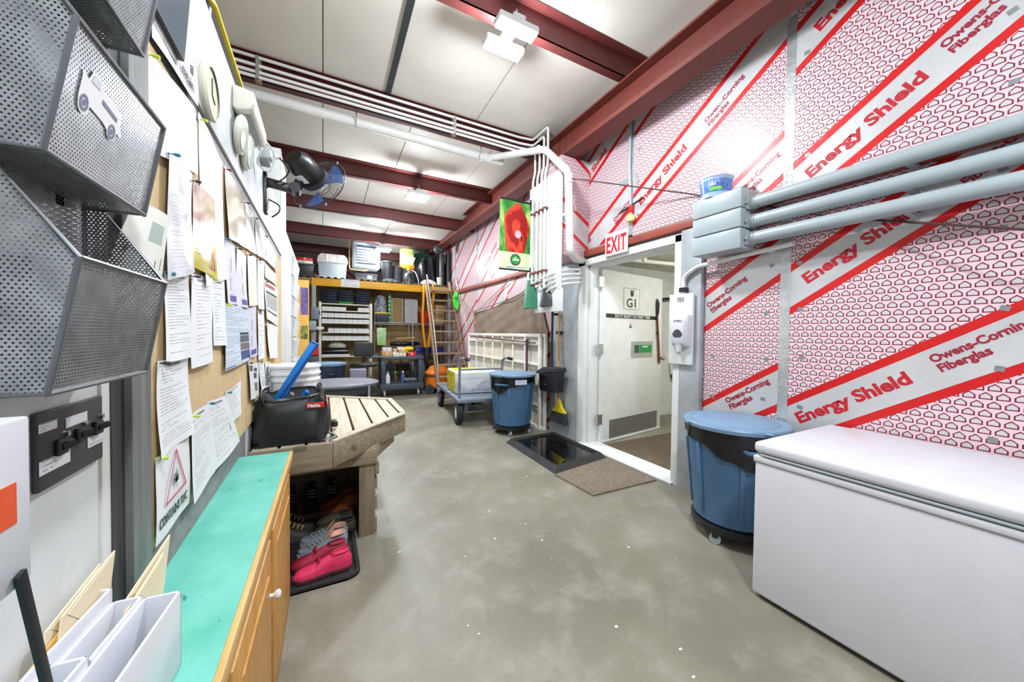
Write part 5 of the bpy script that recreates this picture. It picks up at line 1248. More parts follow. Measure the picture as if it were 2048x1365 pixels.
def paper(label, quad, mat, off=0.0, curl=0.012, pin='lime', name='paper', cat='paper', group='papers on the pin board', pins=1, seed=0):
    (a, b, c, d) = quad
    x0 = WX + 0.0105 + off
    def fn(u, v):
        top = (a[0]*(1-u)+b[0]*u, a[1]*(1-u)+b[1]*u); bot = (d[0]*(1-u)+c[0]*u, d[1]*(1-u)+c[1]*u)
        y = bot[0]*(1-v)+top[0]*v; z = bot[1]*(1-v)+top[1]*v
        x = x0 + curl*(1-v)**2*(0.35+0.65*math.sin(u*2.3+seed)**2) + 0.002*math.sin(u*6+v*4+seed)+.003
        return (x, y, z)
    t = thing(name, label, cat, ((WX+.01), (a[0]+c[0])/2, min(c[1], d[1])), 0, group)
    part('sheet', MB().grid(fn, 8, 8), mat, t, 0, True)
    for k in range(pins):
        u = 0.06 if k == 0 else 0.94
        p = Vector(fn(u, .975)); part('pin', MB().cyl((WX+.009, p.y, p.z), (p.x+.014, p.y, p.z), .0022, 6).cyl((p.x+.006, p.y, p.z), (p.x+.018, p.y, p.z-.001), .0045, 8), pinm[pin], t, 0, True)
    return t
PL = [
 ('large blank white sheet beside the middle wire pocket', [(1.105, 2.03), (1.46, 2.085), (1.46, 1.885), (1.09, 1.80)], 'blank', .0, 'lime'),
 ('long blank white sheet right of the large blank sheet', [(1.49, 2.095), (1.80, 2.06), (1.79, 1.60), (1.50, 1.54)], 'blank', .0, 'lime'),
 ('glossy sleeved text page above the notice with a hook mark', [(1.20, 1.85), (1.37, 1.855), (1.37, 1.57), (1.17, 1.52)], 'glossy', .010, 'blue'),
 ('crinkled plastic sleeve with pink and yellow flyer', [(1.385, 1.85), (1.625, 1.86), (1.65, 1.585), (1.37, 1.585)], 'orange', .008, 'dark'),
 ('text notice at the left board edge below the glossy sleeve', [(1.19, 1.545), (1.37, 1.565), (1.36, 1.32), (1.165, 1.32)], 'text', .004, 'blue'),
 ('text page at the left board edge above the warning sheet', [(1.14, 1.325), (1.36, 1.325), (1.36, 1.10), (1.125, 1.09)], 'text', .003, 'dark'),
 ('list page below the pink and yellow flyer', [(1.375, 1.565), (1.61, 1.585), (1.605, 1.29), (1.365, 1.285)], 'list', .006, 'dark'),
 ('narrow list page right of the list below the flyer', [(1.615, 1.585), (1.80, 1.60), (1.79, 1.34), (1.61, 1.345)], 'text2', .002, 'lime'),
 ('tan page in a clear sleeve with a maroon pin', [(1.82, 2.06), (2.21, 2.05), (2.29, 1.82), (1.82, 1.77)], 'tan', .004, 'maroon'),
 ('first glossy white sleeve right of the tan page', [(2.225, 2.05), (2.49, 2.05), (2.55, 1.84), (2.295, 1.82)], 'gloss_w', .004, 'dark'),
 ('second glossy white sleeve right of the tan page', [(2.50, 2.05), (2.92, 2.05), (2.96, 1.88), (2.565, 1.84)], 'gloss_w', .003, 'dark'),
 ('farthest glossy white sleeve high on the pin board', [(2.93, 2.05), (3.60, 2.05), (3.60, 1.89), (2.965, 1.88)], 'gloss_w', .002, 'dark'),
 ('first lilac page with a small purple block', [(1.82, 1.775), (2.01, 1.78), (2.015, 1.515), (1.815, 1.51)], 'lilac', .003, 'blue'),
 ('second lilac page with a small purple block', [(2.03, 1.78), (2.265, 1.78), (2.265, 1.515), (2.025, 1.51)], 'lilac', .002, 'dark'),
 ('pale yellow tinted page right of the lilac pages', [(2.29, 1.80), (2.575, 1.83), (2.585, 1.55), (2.29, 1.525)], 'yel', .002, 'dark'),
 ('blue lined chart with three small pictures', [(1.79, 1.51), (2.28, 1.51), (2.35, 1.245), (1.775, 1.24)], 'chart', .006, 'lime'),
 ('lilac page partly behind the blue chart', [(2.29, 1.53), (2.575, 1.545), (2.525, 1.26), (2.30, 1.245)], 'lilac', .002, 'dark'),
 ('upper plain white page before the printed form', [(2.61, 1.83), (2.90, 1.86), (2.89, 1.54), (2.62, 1.53)], 'text2', .002, 'dark'),
 ('lower plain white page before the printed form', [(2.62, 1.52), (2.88, 1.53), (2.87, 1.22), (2.63, 1.22)], 'text2', .002, 'dark'),
 ('printed form with red heading at the far end of the board', [(2.915, 1.74), (3.72, 1.77), (3.66, 1.44), (2.93, 1.48)], 'form', .003, 'dark'),
 ('curling white page under the printed form', [(2.96, 1.46), (3.68, 1.43), (3.50, 1.18), (3.06, 1.20)], 'blank', .01, 'dark'),
 ('white page at the far end above the printed form', [(2.92, 1.86), (3.60, 1.87), (3.62, 1.78), (2.93, 1.76)], 'blank', .002, 'dark'),
 ('page of small photos above the black tool bag', [(2.295, 1.235), (2.63, 1.20), (2.56, 1.01), (2.33, 1.03)], 'photo', .006, 'dark'),
 ('narrow page right of the page of small photos', [(2.66, 1.215), (2.88, 1.185), (2.96, .965), (2.67, 1.005)], 'text2', .005, 'dark'),
 ('farthest low page above the white bucket', [(2.905, 1.195), (3.32, 1.14), (3.46, .90), (2.985, .955)], 'text2', .004, 'lime'),
 ('dense text page right of the warning sheet', [(1.365, 1.15), (1.545, 1.155), (1.60, .90), (1.352, .888)], 'text', .006, 'lime'),
 ('long text page overlapping the dense text page', [(1.55, 1.155), (1.80, 1.14), (2.04, .89), (1.60, .90)], 'text', .004, 'blue'),
 ('small curled page at the right of the low text pages', [(1.80, 1.15), (2.13, 1.16), (2.07, 1.01), (1.86, .99)], 'text2', .004, 'blue')]
for i, (lab, q, mk, off, pn) in enumerate(PL): paper(lab, q, PM[mk], off, .012 if i % 3 else .006, pn, seed=i*1.7)
# leaflet leaning in the lower pocket
t = thing('leaflet', 'pale instruction leaflet with small marks sticking out of the lower wire pocket', 'leaflet', (-0.335, 1.0, 1.45))
lq = [(1.00, 1.655), (1.12, 1.665), (1.045, 1.43), (0.83, 1.43)]
part('sheet', MB().grid(lambda u, v: (-0.335+.03*v*0+.02*math.sin(u*2), (lq[3][0]*(1-u)+lq[2][0]*u)*(1-v)+(lq[0][0]*(1-u)+lq[1][0]*u)*v, 1.43+.232*v), 6, 6), PM['leaflet'], t, 0, True)
part('fold', MB().grid(lambda u, v: (-0.338, .99-.14*(1-v)+.012*u, 1.43+.22*v), 1, 4), m_cream, t, 0, True)
# warning sheet CONTAINS THC
def FL(y, z, x, tilt=0.0): c, s = math.cos(tilt), math.sin(tilt); return frame((x, y, z), (0, c, s), (0, -s, c))
t = paper('white warning sheet with a red triangle and leaf reading CONTAINS THC', [(1.125, 1.098), (1.362, 1.098), (1.355, .895), (1.112, .892)], PM['blank'], .004, .001, 'lime', 'warning_sheet', 'poster', seed=.4)
xw = WX+.0215
tri = [(1.165, .965), (1.318, .968), (1.242, 1.088)]
c0 = (sum(p[0] for p in tri)/3, sum(p[1] for p in tri)/3)
q = MB(); inn = [(c0[0]+(y-c0[0])*.88, c0[1]+(z-c0[1])*.88) for y, z in tri]
ring2 = [(xw, y, z) for y, z in tri] + [(xw, y, z) for y, z in inn]
q._add(ring2, [(i, (i+1) % 3, 3+(i+1) % 3, 3+i) for i in range(3)])
part('red_triangle', q, M('warning_red', (206, 44, 74), 0.5), t, 0, True)
lf = MB()
for k in range(7):
    a = pi/2+(k-3)*.55; r = .036-abs(k-3)*.006
    lf._add([(xw, 1.242+p, 1.003+s_) for p, s_ in ((.004*math.cos(a+pi/2), .004*math.sin(a+pi/2)), (r*.5*math.cos(a+.2), r*.5*math.sin(a+.2)), (r*math.cos(a), r*math.sin(a)), (r*.5*math.cos(a-.2), r*.5*math.sin(a-.2)), (.004*math.cos(a-pi/2), .004*math.sin(a-pi/2)))], [(0, 1, 2, 3, 4)])
lf._add([(xw, 1.2405, .985), (xw, 1.2435, .985), (xw, 1.2435, 1.003), (xw, 1.2405, 1.003)], [(0, 1, 2, 3)])
part('leaf_print', lf, m_black, t, 0, True)
put_text('CONTAINS THC', .033, m_black, FL(1.128, .923, xw), t, sx=.80, bold=.0006)
t = paper('white poster with large print hanging above the blank sheets', [(1.10, 2.20), (1.46, 2.20), (1.46, 2.095), (1.12, 2.065)], PM['blank'], .004, .002, 'lime', 'poster', 'poster')
put_text('al', .045, m_dark, FL(1.38, 2.155, WX+.021), t); put_text('mtain', .045, m_dark, FL(1.31, 2.108, WX+.021), t); 
part('picture', MB().grid(lambda u, v: (WX+.0205, 1.125+.15*u, 2.10+.07*v), 1, 1), M('poster_picture', (120, 122, 126), 0.5, rgb2=(190, 192, 194), scale=22), t, 0, True)
# dark plastic pocket
t = thing('plastic_pocket', 'dark blue grey plastic file pocket hanging above the poster', 'wall pocket', (-0.345, 1.2, 2.125))
mpk_ = M('slate_pocket', (58, 74, 92), 0.3)
part('front', MB().prism([(-.334, 2.125), (-.330, 2.125), (-.312, 2.36), (-.316, 2.36)], 1.09, 1.285, 'Y'), mpk_, t, 0, True)
part('back', MB().box(WX+.012, 1.09, 2.125, WX+.018, 1.285, 2.46), mpk_, t, 0, True)
for y in (1.09, 1.282): part('side', MB().prism([(WX+.012, 2.125), (-.332, 2.125), (-.314, 2.36), (WX+.012, 2.40)], y, y+.003, 'Y'), mpk_, t, 0, True)
part('floor', MB().box(WX+.012, 1.09, 2.122, -.330, 1.285, 2.128), m_dark, t, 0, True)
part('label', MB().prism([(-.3276, 2.19), (-.3270, 2.19), (-.3225, 2.25), (-.3231, 2.25)], 1.13, 1.18, 'Y'), m_black, t, 0, True)
# wire mesh wall pockets
def mesh_pocket(label, z0, sticker=False):
    t = thing('mesh_pocket', label, 'wall pocket', (WX, .735, z0), 0, 'wire mesh wall pockets')
    y0, y1 = .605, .862; xb, xt, xw_ = -.277, -.25, WX+.012; zf = z0+.158; zb = z0+.31
    D = 0.0054
    def sheet(name, p00, p10, p01, p11):
        p00, p10, p01, p11 = map(Vector, (p00, p10, p01, p11)); lu = (p10-p00).length/D; lv = (p01-p00).length/(D*.8)
        g = MB().grid(lambda u, v: (p00*(1-u)+p10*u)*(1-v)+(p01*(1-u)+p11*u)*v, 1, 1)
        g.uv = {k: (a*lu, b*lv) for k, (a, b) in g.uv.items()}
        part(name, g, m_mesh, t, 0, True)
    sheet('front', (xb, y0, z0), (xb, y1, z0), (xt, y0, zf), (xt, y1, zf))
    sheet('bottom', (xw_, y0, z0), (xw_, y1, z0), (xb, y0, z0), (xb, y1, z0))
    sheet('back', (xw_, y0, z0), (xw_, y1, z0), (xw_, y0, zb), (xw_, y1, zb))
    for y in (y0, y1):
        g = MB(); ps = [(xw_, y, z0), (xb, y, z0), (xt, y, zf), (xw_, y, zb)]
        g.uv = {i: ((p[0]-xw_)/D, (p[2]-z0)/(D*.8)) for i, p in enumerate(ps)}; g.v = ps; g.f = [(0, 1, 2, 3)]
        part('side', g, m_mesh, t, 0, True)
    q = MB(); R = .0035
    for y in (y0, y1): q.tube([(xw_, y, z0), (xb, y, z0), (xt, y, zf), (xw_, y, zb), (xw_, y, z0)], R, 8)
    for (x, z) in ((xb, z0), (xt, zf), (xw_, zb)): q.tube([(x, y0, z), (x, y1, z)], R, 8)
    part('wire_frame', q, M('grey_wire', (112, 116, 120), 0.35, 0.6), t, 0, True)
    part('contents', MB().box(xw_+.006, y0+.03, z0+.006, xw_+.05, y1-.03, z0+.16), M('pocket_contents', (92, 94, 92), 0.6, var=0.3), t, 0, True)
    part('hanger', MB().box(WX, .66, zb-.05, xw_, .68, zb).box(WX, .79, zb-.05, xw_, .81, zb), m_chrome, t, 0, True)
    if sticker:
        def P(a, b):
            a = .030+(a-.03)*.80; b = .094+(b-.095)*.92     # sticker coordinates on the sloping front
            f = (b)/.158; return (xb+(xt-xb)*f+.0012, y0+a, z0+b)
        tr_ = [(.030, .085), (.030, .118), (.045, .113), (.053, .128), (.076, .128), (.084, .118), (.150, .112), (.154, .088), (.160, .085), (.160, .078), (.146, .080)]
        arc1 = [(.130+.015*math.cos(a), .076+.013*math.sin(a)) for a in [0.2-k*(pi-.0)/6 for k in range(7)]]
        arc2 = [(.046+.015*math.cos(a), .080+.015*math.sin(a)) for a in [0.1-k*pi/6 for k in range(7)]]
        g = MB(); pts = tr_+arc1+[(.10, .078)]+arc2; g._add([P(a, b) for a, b in pts], [tuple(range(len(pts)))])
        s = part('truck_sticker', g, m_white, t, 0, True)
        for cx_, cz in ((.046, .080), (.130, .076)):
            w_ = MB()
            for r1_, r2_ in ((.011, .007), (.0045, .0005)):
                n = 18; o = [P(cx_+r1_*math.cos(2*pi*i/n), cz+r1_*math.sin(2*pi*i/n)) for i in range(n)] + [P(cx_+r2_*math.cos(2*pi*i/n), cz+r2_*math.sin(2*pi*i/n)) for i in range(n)]
                w_._add([(x+.0004, y, z) for x, y, z in o], [(i, (i+1) % n, n+(i+1) % n, n+i) for i in range(n)])
            part('wheel_print', w_, M('sticker_navy', (44, 46, 110), 0.5), s, 0, True)
        g = MB(); g._add([(P(a, b)[0]+.0004,)+P(a, b)[1:] for a, b in ((.088, .106), (.138, .100), (.138, .094), (.088, .100))], [(0, 1, 2, 3)])
        part('script_print', g, M('sticker_navy', (44, 46, 110), 0.5), s, 0, True)
        g = MB(); g._add([(P(a, b)[0]+.0004,)+P(a, b)[1:] for a, b in ((.052, .113), (.057, .124), (.074, .124), (.078, .113))], [(0, 1, 2, 3)])
        part('window_print', g, M('sticker_window', (196, 198, 210), 0.5), s, 0, True)
mesh_pocket('grey wire mesh wall pocket with a white truck sticker', 1.60, True)
mesh_pocket('lowest grey wire mesh wall pocket holding leaflets', 1.325)
mesh_pocket('topmost grey wire mesh wall pocket cut by the picture top', 1.875)
# switch panel
t = thing('switch_plate', 'dark wall plate of three levers with white stickers', 'switch', (WX, .83, 1.17))
part('plate', MB().box(WX+.004, .745, 1.168, WX+.012, .912, 1.281), M('charcoal_plate', (62, 58, 62), 0.4), t, 0.003, True)
for k, (y, z) in enumerate(((.79, 1.222), (.838, 1.228), (.888, 1.228))):
    lv = part('lever', MB().box(WX+.012, y-.012, z-.012, WX+.018, y+.012, z+.012).bar((WX+.016, y-.004, z), (WX+.025, y+.009, z+.004), .008, .011), m_black, t, 0.002, True)
    part('screw', MB().cyl((WX+.012, y+.016, z+.016), (WX+.016, y+.016, z+.016), .004, 8), m_chrome, lv, 0, True)
for k, (y0, y1, z0, z1) in enumerate(((.745, .785, 1.252, 1.265), (.805, .862, 1.246, 1.262), (.745, .815, 1.192, 1.212), (.862, .912, 1.198, 1.216))):
    part('sticker', MB().grid(lambda u, v: (WX+.0125, y0+(y1-y0)*u, z0+(z1-z0)*v), 1, 1), paper_mat('switch_sticker', (222, 222, 226), (80, 80, 90), 3, .6, .08, header=False, y0=.02, y1=.98, wl=5), t, 0, True)
# white control box with an orange label
t = thing('control_box', 'white wall box with an orange label in the near left corner', 'control box', (WX, .38, 1.15))
part('box', MB().box(WX, .16, 1.165, -.243, .507, 1.318), m_whitegl, t, 0.0025, True, seg=2)
part('label', MB().box(-.243, .38, 1.225, -.2425, .488, 1.262), M('label_orange', (222, 84, 40), 0.5), t, 0, True)
# clock and emergency light
t = thing('wall_clock', 'round white wall clock high on the left wall', 'clock', (WX, 1.58, 2.12))
part('rim', MB().lathe([(.085, .0), (.09, .012), (.085, .02), (.077, .02)], (0, 0, 0), 30, 'X', Matrix.Translation((WX+.014, 1.575, 2.205)), cap1=False), m_cream, t, 0, True)
part('face', MB().lathe([(.001, .0), (.078, .001), (.078, .014), (.001, .014)], (0, 0, 0), 30, 'X', Matrix.Translation((WX+.014, 1.575, 2.205))), M('clock_face', (226, 222, 190), 0.4), t, 0, True)
part('hand', MB().bar((WX+.030, 1.575, 2.20), (WX+.030, 1.575, 2.255), .002, .005, (0, 1, 0)).bar((WX+.030, 1.575, 2.20), (WX+.030, 1.61, 2.185), .002, .005, (0, 1, 0)), m_dark, t, 0, True)
t = thing('emergency_light', 'white twin lamp emergency light above the clock with oval heads below', 'emergency light', (WX, 2.2, 2.25))
part('housing', MB().prism([(WX+.014, 2.37), (WX+.03, 2.36), (-.28, 2.375), (-.265, 2.40), (-.268, 2.455), (WX+.014, 2.47)], 1.96, 2.34, 'Y'), M('cream_housing', (222, 220, 206), 0.4), t, 0.012, True, seg=3)
part('underside', MB().prism([(WX+.034, 2.357), (-.284, 2.371), (-.284, 2.375), (WX+.034, 2.362)], 2.0, 2.30, 'Y'), m_cgray, t, 0, True)
for k, y in enumerate((2.01, 2.17)):
    MT = Matrix.Translation((-.325, y, 2.275-.01*k)) @ Matrix.Rotation(.12, 4, 'Y')
    hd = part('lamp_head', MB().lathe([(.02, -.018), (.075, -.012), (.085, .0), (.08, .010)], (0, 0, 0), 24, 'X', MT), M('cream_housing', (222, 220, 206), 0.4), t, 0, True)
    part('lens', MB().lathe([(.002, .009), (.072, .009), (.070, .016), (.002, .020)], (0, 0, 0), 24, 'X', MT), M('lamp_lens', (206, 212, 200), 0.15), hd, 0, True)
    part('stem', MB().cyl((-.325, y, 2.34), (-.32, y, 2.375), .012, 10), m_white, t, 0, True)
part('cord', MB().tube(spline([(-.28, 2.33, 2.42), (-.25, 2.5, 2.42), (-.28, 2.56, 2.34), (-.33, 2.52, 2.36), (-.30, 2.45, 2.42)], 6), .006, 6), m_white, t, 0, True)
t = thing('outlet_box', 'small grey outlet box with a plugged lead above the fan bracket', 'outlet', (WX, 2.8, 2.5))
part('box', MB().box(WX, 2.70, 2.47, -.30, 2.86, 2.57), m_cgray, t, 0.006, True); part('socket', MB().box(-.30, 2.73, 2.49, -.285, 2.83, 2.55), m_white, t, 0.004, True)
part('plug', MB().tube([(-.29, 2.78, 2.52), (-.25, 2.78, 2.52)], [.02, .014], 8), m_white, t, 0, True)
part('lead', MB().tube(spline([(-.25, 2.78, 2.52), (-.20, 2.82, 2.46), (-.26, 2.88, 2.40), (-.33, 2.95, 2.42)], 6), .005, 6), m_black, t, 0, True)
# wall fan
t = thing('wall_fan', 'black wall fan with a blue bladed round cage on the left wall', 'fan', (WX, 2.95, 2.22))
part('bracket', MB().box(WX, 2.88, 2.19, WX+.035, 2.98, 2.455), m_black, t, 0.01, True)
part('arm', MB().bar((WX+.03, 2.93, 2.40), (-.17, 2.95, 2.385), .05, .055), m_black, t, 0.008, True)
part('tilt_joint', MB().cyl((-.17, 2.90, 2.39), (-.17, 3.0, 2.39), .035, 12).bar((-.17, 2.95, 2.39), (-.13, 2.93, 2.46), .04, .05), m_black, t, 0, True)
fc = Vector((-.03, 3.02, 2.485)); fd = Vector((.60, .73, -.33)).normalized()
mt = Matrix.Translation(fc) @ fd.to_track_quat('Z', 'Y').to_matrix().to_4x4()
part('motor', MB().lathe([(.01, -.25), (.06, -.245), (.085, -.20), (.09, -.12), (.075, -.06), (.03, -.03)], n=24, mat=mt), m_black, t, 0, True)
part('motor_label', MB().box(-.03, -.0905, -.17, .03, -.086, -.10, mt), m_white, t, 0, True)
part('collar', MB().lathe([(.085, -.06), (.10, -.055), (.10, -.035), (.085, -.03)], n=24, mat=mt), m_dark, t, 0, True)
bl = M('fan_blade_blue', (86, 134, 206), 0.25, alpha=.85)
for k in range(3):
    a = 2*pi*k/3+.5
    def bld(u, v, a=a):
        r = .03+.155*u; w_ = (.9*(v-.5))*(.55+.6*u); ang = a+w_
        return mt @ Vector((r*math.cos(ang), r*math.sin(ang), .012+.03*(v-.5)*(1.0)))
    part('blade', MB().grid(bld, 8, 6), bl, t, 0, True)
part('hub', MB().lathe([(.03, -.02), (.034, .02), (.02, .035), (.003, .04)], n=18, mat=mt), bl, t, 0, True)
cg = MB()
def cagept(r, a, s):
    h = .045*(1-(r/.21)**4)*s
    return mt @ Vector((r*math.cos(a), r*math.sin(a), h+.012))
for s in (-1, 1):
    for k in range(44):
        a = 2*pi*k/44+.07*s; cg.tube([cagept(r, a+(.25*(r/.21) if s > 0 else 0), s) for r in (.05, .11, .165, .195, .21)], .0011, 4, False)
part('cage_wires', cg, m_dark, t, 0, True, kind='stuff')
rg = MB()
for r, s in ((.21, 0), (.135, 1), (.05, 1), (.135, -1)): rg.tube([cagept(r, 2*pi*i/40, s) if s else mt @ Vector((r*math.cos(2*pi*i/40), r*math.sin(2*pi*i/40), .012)) for i in range(40)], .0045 if r > .2 else .002, 6, closed=True)
part('cage_rings', rg, m_dark, t, 0, True)
for k in range(6):
    a = 2*pi*k/6; p = cagept(.211, a, 1); part('clip', MB().cbox(tuple(p), (.012, .012, .02)), m_cgray, t, 0.002, True)
part('cord', MB().tube(spline([(WX+.03, 2.97, 2.30), (-.27, 2.98, 2.27), (-.27, 2.97, 2.22), (-.31, 2.97, 2.18)], 6), .005, 6), m_black, t, 0, True)
# tote on the wall top
t = thing('yellow_rim_tote', 'black tote with bright yellow lid rim on top of the left partition wall', 'tote', (-.66, 2.5, 2.502))
q = MB(); P4 = [(-.45, 1.98), (-.45, 2.98), (-.90, 2.98), (-.90, 1.98)]; P5 = [(-.410, 1.94), (-.410, 3.02), (-.94, 3.02), (-.94, 1.94)]
q._add([(x, y, 2.502) for x, y in P4]+[(x, y, 2.785) for x, y in P5], [(3, 2, 1, 0), (4, 5, 6, 7)]+[(i, (i+1) % 4, 4+(i+1) % 4, 4+i) for i in range(4)])
part('body', q, M('tote_black', (36, 38, 52), 0.3), t, 0.03, True, seg=3)
for k in range(5): part('rib', MB().bar((-.444, 2.08+.19*k, 2.52), (-.424, 2.08+.19*k, 2.76), .03, .02, (1, 0, 0)), M('tote_black', (36, 38, 52), 0.3), t, 0.004, True)
part('lid', MB().prism([(-.402-.07+.07*math.cos(a), 1.925+.07+.07*math.sin(a)) for a in [-k*pi/12 for k in range(7)]]+[(-.948, 1.925), (-.948, 3.035), (-.402, 3.035)], 2.785, 2.803, 'Z'), m_yplas, t, 0.004, True)
struct('wall_top_shelf', MB().box(-1.2, 1.0, 2.46, -.502, 4.1, 2.50), m_ply, wl)

# ------------------------------------------------------------------ teal counter with oak cabinet
t = thing('base_cabinet', 'low oak cabinet under the teal counter along the left wall', 'cabinet', (-.26, .9, 0))
CF = [(-.205, -.8), (-.158, 2.13)]
def cf(y): return -.205+(y+.8)*(.047/2.93)
part('carcass', MB().prism([(WX+.002, -.8), (cf(-.8), -.8), (cf(2.13), 2.13), (WX+.002, 2.13)], .0, .735, 'Z'), m_oak, t, 0, True)
dy = [(-.75, -.22), (-.20, .33), (.35, .88), (.90, 1.43), (1.49, 2.06)]
for k, (a, b) in enumerate(dy):
    dr = part('door', MB().prism([(cf(a), a), (cf(a)+.016, a), (cf(b)+.016, b), (cf(b), b)], .06, .70, 'Z'), m_oak, t, 0.004, True)
    part('raised_panel', MB().prism([(cf(a)+.016, a+.075), (cf(a)+.021, a+.085), (cf(b)+.021, b-.085), (cf(b)+.016, b-.075)], .14, .62, 'Z'), m_oak, dr, 0, True)
    yk = b-.04
    if k < 4: part('knob', MB().lathe([(.006, 0), (.006, .012), (.013, .018), (.015, .026), (.008, .032)], (0, 0, 0), 14, 'X', Matrix.Translation((cf(yk)+.016, yk, .53))), m_white, dr, 0, True)
part('face_edge', MB().prism([(cf(-.8)-.004, -.8), (cf(-.8)+.004, -.8), (cf(2.13)+.004, 2.13), (cf(2.13)-.004, 2.13)], .70, .745, 'Z'), m_oak, t, 0, True)
t = thing('counter', 'narrow teal painted counter top with a bare wood front edge', 'counter', (-.27, .9, .745))
part('top', MB().prism([(WX+.003, -.8), (cf(-.8)+.008, -.8), (cf(2.15)+.008, 2.15), (WX+.003, 2.15)], .745, .782, 'Z'), m_teal, t, 0, True)
part('front_edge', MB().prism([(cf(-.8)+.008, -.8), (cf(-.8)+.022, -.8), (cf(2.15)+.022, 2.15), (cf(2.15)+.008, 2.15)], .742, .783, 'Z'), m_oaky, t, 0.002, True)
# desk organiser
t = thing('desk_organiser', 'white desk organiser with long slots on the teal counter', 'organiser', (-.312, .70, .783), -.08)
def slot(mb, x0, y0, x1, y1, h, w=.005):
    mb.box(x0, y0, 0, x1, y1, .004); mb.box(x0, y0, 0, x0+w, y1, h); mb.box(x1-w, y0, 0, x1, y1, h); mb.box(x0, y0, 0, x1, y0+w, h); mb.box(x0, y1-w, 0, x1, y1, h)
cols = [(-.055, -.022, .17), (-.022, .018, .155), (.018, .07, .14)]
for k, (a, b, h) in enumerate(cols):
    q = MB(); slot(q, a, -.20, b, .02 if k == 1 else .16, h); part('slot', q, m_whitegl, t, 0.0015)
q = MB(); slot(q, -.022, .02, .018, .16, .145); part('slot', q, m_whitegl, t, 0.0015)
OX, OY = -.30, .72
env = M('envelope_cream', (232, 216, 184), 0.7, var=0.06); env2 = M('envelope_manila', (206, 164, 84), 0.7, var=0.15)
for k, (x, mat_, h, y0, y1, nmx) in enumerate(((-.345, env, .20, .68, .88, 'cream envelope, rear one leaning at the wall'), (-.338, env, .205, .70, .91, 'cream envelope, front one of the rear slot'), (-.341, env2, .17, .60, .78, 'manila envelope leaning in the rear slot of the organiser'), (-.305, env, .150, .80, 1.06, 'long cream envelope sticking out of the middle slot'), (-.298, env, .14, .78, 1.0, 'cream folder in front of the long envelope'))):
    t = thing('envelope', nmx + ' of the white organiser' if 'organiser' not in nmx else nmx, 'envelope', (x, (y0+y1)/2, .79), 0, 'envelopes in the organiser')
    q = MB().prism([(y0, .79), (y1-.06, .79), (y1, .79+h), (y0+.06, .79+h*.92)], x, x+.0025, 'X')
    part('sheet', q, mat_, t, 0, True)
    part('flap', MB().prism([(y0+.07, .79+h*.90), (y1-.005, .79+h*.985), ((y0+y1)/2+.03, .79+h*.6)], x+.0026, x+.0032, 'X'), mat_, t, 0, True)
t = thing('black_ruler', 'black stick standing upright in the white organiser in the near corner', 'stick', (-.262, .58, .79))
part('stick', MB().bar((-.25, .60, .79), (-.240, .485, 1.18), .011, .004, (1, 0, 0)), M('navy_black', (20, 20, 30), 0.35), t, 0.001, True)
part('grip', MB().bar((-.2502, .602, .785), (-.2485, .588, .84), .0118, .005, (1, 0, 0)), m_black, t, 0.001, True)
# ------------------------------------------------------------------ pallet wood table
t = thing('pallet_table', 'pallet wood table with a cut corner and pale slats at the end of the counter', 'table', (.0, 3.2, 0))
ZT = .745
A, Bp, Cp, Dp, Ep, Fp = (-.355, 2.34), (.05, 2.36), (.585, 2.98), (.585, 3.68), (.02, 4.10), (-.355, 4.10)
def yfront(x): return A[1]+(Bp[1]-A[1])*(x-A[0])/(Bp[0]-A[0]) if x < Bp[0] else Bp[1]+(Cp[1]-Bp[1])*(x-Bp[0])/(Cp[0]-Bp[0])
def yback(x): return 4.10 if x < Ep[0] else Ep[1]+(Dp[1]-Ep[1])*(x-Ep[0])/(Dp[0]-Ep[0])
x = -.345; w = .118; g_ = .016
while x < .53:
    x1 = min(x+w, .545)
    pts = [(x, yfront(x)+.03), (x1, yfront(x1)+.03), (x1, yback(x1)-.03), (x, yback(x)-.03)]
    if x < .05 < x1: pts.insert(1, (.05, yfront(.05)+.03))
    part('slat', MB().prism(pts, ZT-.022, ZT-.004, 'Z'), m_slat, t, 0.002, True)
    x += w+g_
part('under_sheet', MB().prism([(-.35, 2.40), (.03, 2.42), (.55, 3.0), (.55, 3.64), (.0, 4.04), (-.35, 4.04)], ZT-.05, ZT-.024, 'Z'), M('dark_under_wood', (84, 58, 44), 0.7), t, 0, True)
for p, q_, mt_ in ((A, Bp, m_pallx), (Bp, Cp, m_pallx), (Cp, Dp, m_pall), (Dp, Ep, m_pallx)):
    part('apron', MB().bar((p[0], p[1], ZT-.075), (q_[0], q_[1], ZT-.075), .024, .15), mt_, t, 0.003, True)
for p, q_ in ((Bp, Cp), (Cp, Dp), (Dp, Ep)):
    part('rim_lath', MB().bar((p[0]*.985, p[1]+(.02 if p != Dp else -.03), ZT), (q_[0]*.985, q_[1]+(-.02 if q_ != Ep else -.03), ZT), .045, .014), m_slat, t, 0.002, True)
part('front_rail', MB().box(-.355, 2.585, .50, .33, 2.61, .60), m_pallx, t, 0.003, True)
part('cross_rail', MB().bar((.29, 2.60, .56), (.50, 3.0, .56), .024, .09), m_pallx, t, 0.003, True)
part('leg', MB().box(.218, 2.61, 0, .318, 2.64, .55), m_pallz, t, 0.003, True)
part('leg', MB().box(.22, 3.55, 0, .315, 3.60, .72), m_pallz, t, 0.003, True)
part('leg', MB().box(-.35, 3.6, 0, -.27, 3.64, .72), m_pallz, t, 0.003, True)
for z, y0 in ((.46, 2.60), (.34, 2.64), (.20, 2.64), (.05, 2.64)):
    part('side_board', MB().box(.318, y0, z-.04, .338 if z < .4 else .345, 3.60, z+.05), m_pall, t, 0.003, True)
part('brace', MB().bar((.285, 2.66, .50), (.285, 3.0, .10), .07, .02, (1, 0, 0)), m_pallx, t, 0.002, True)
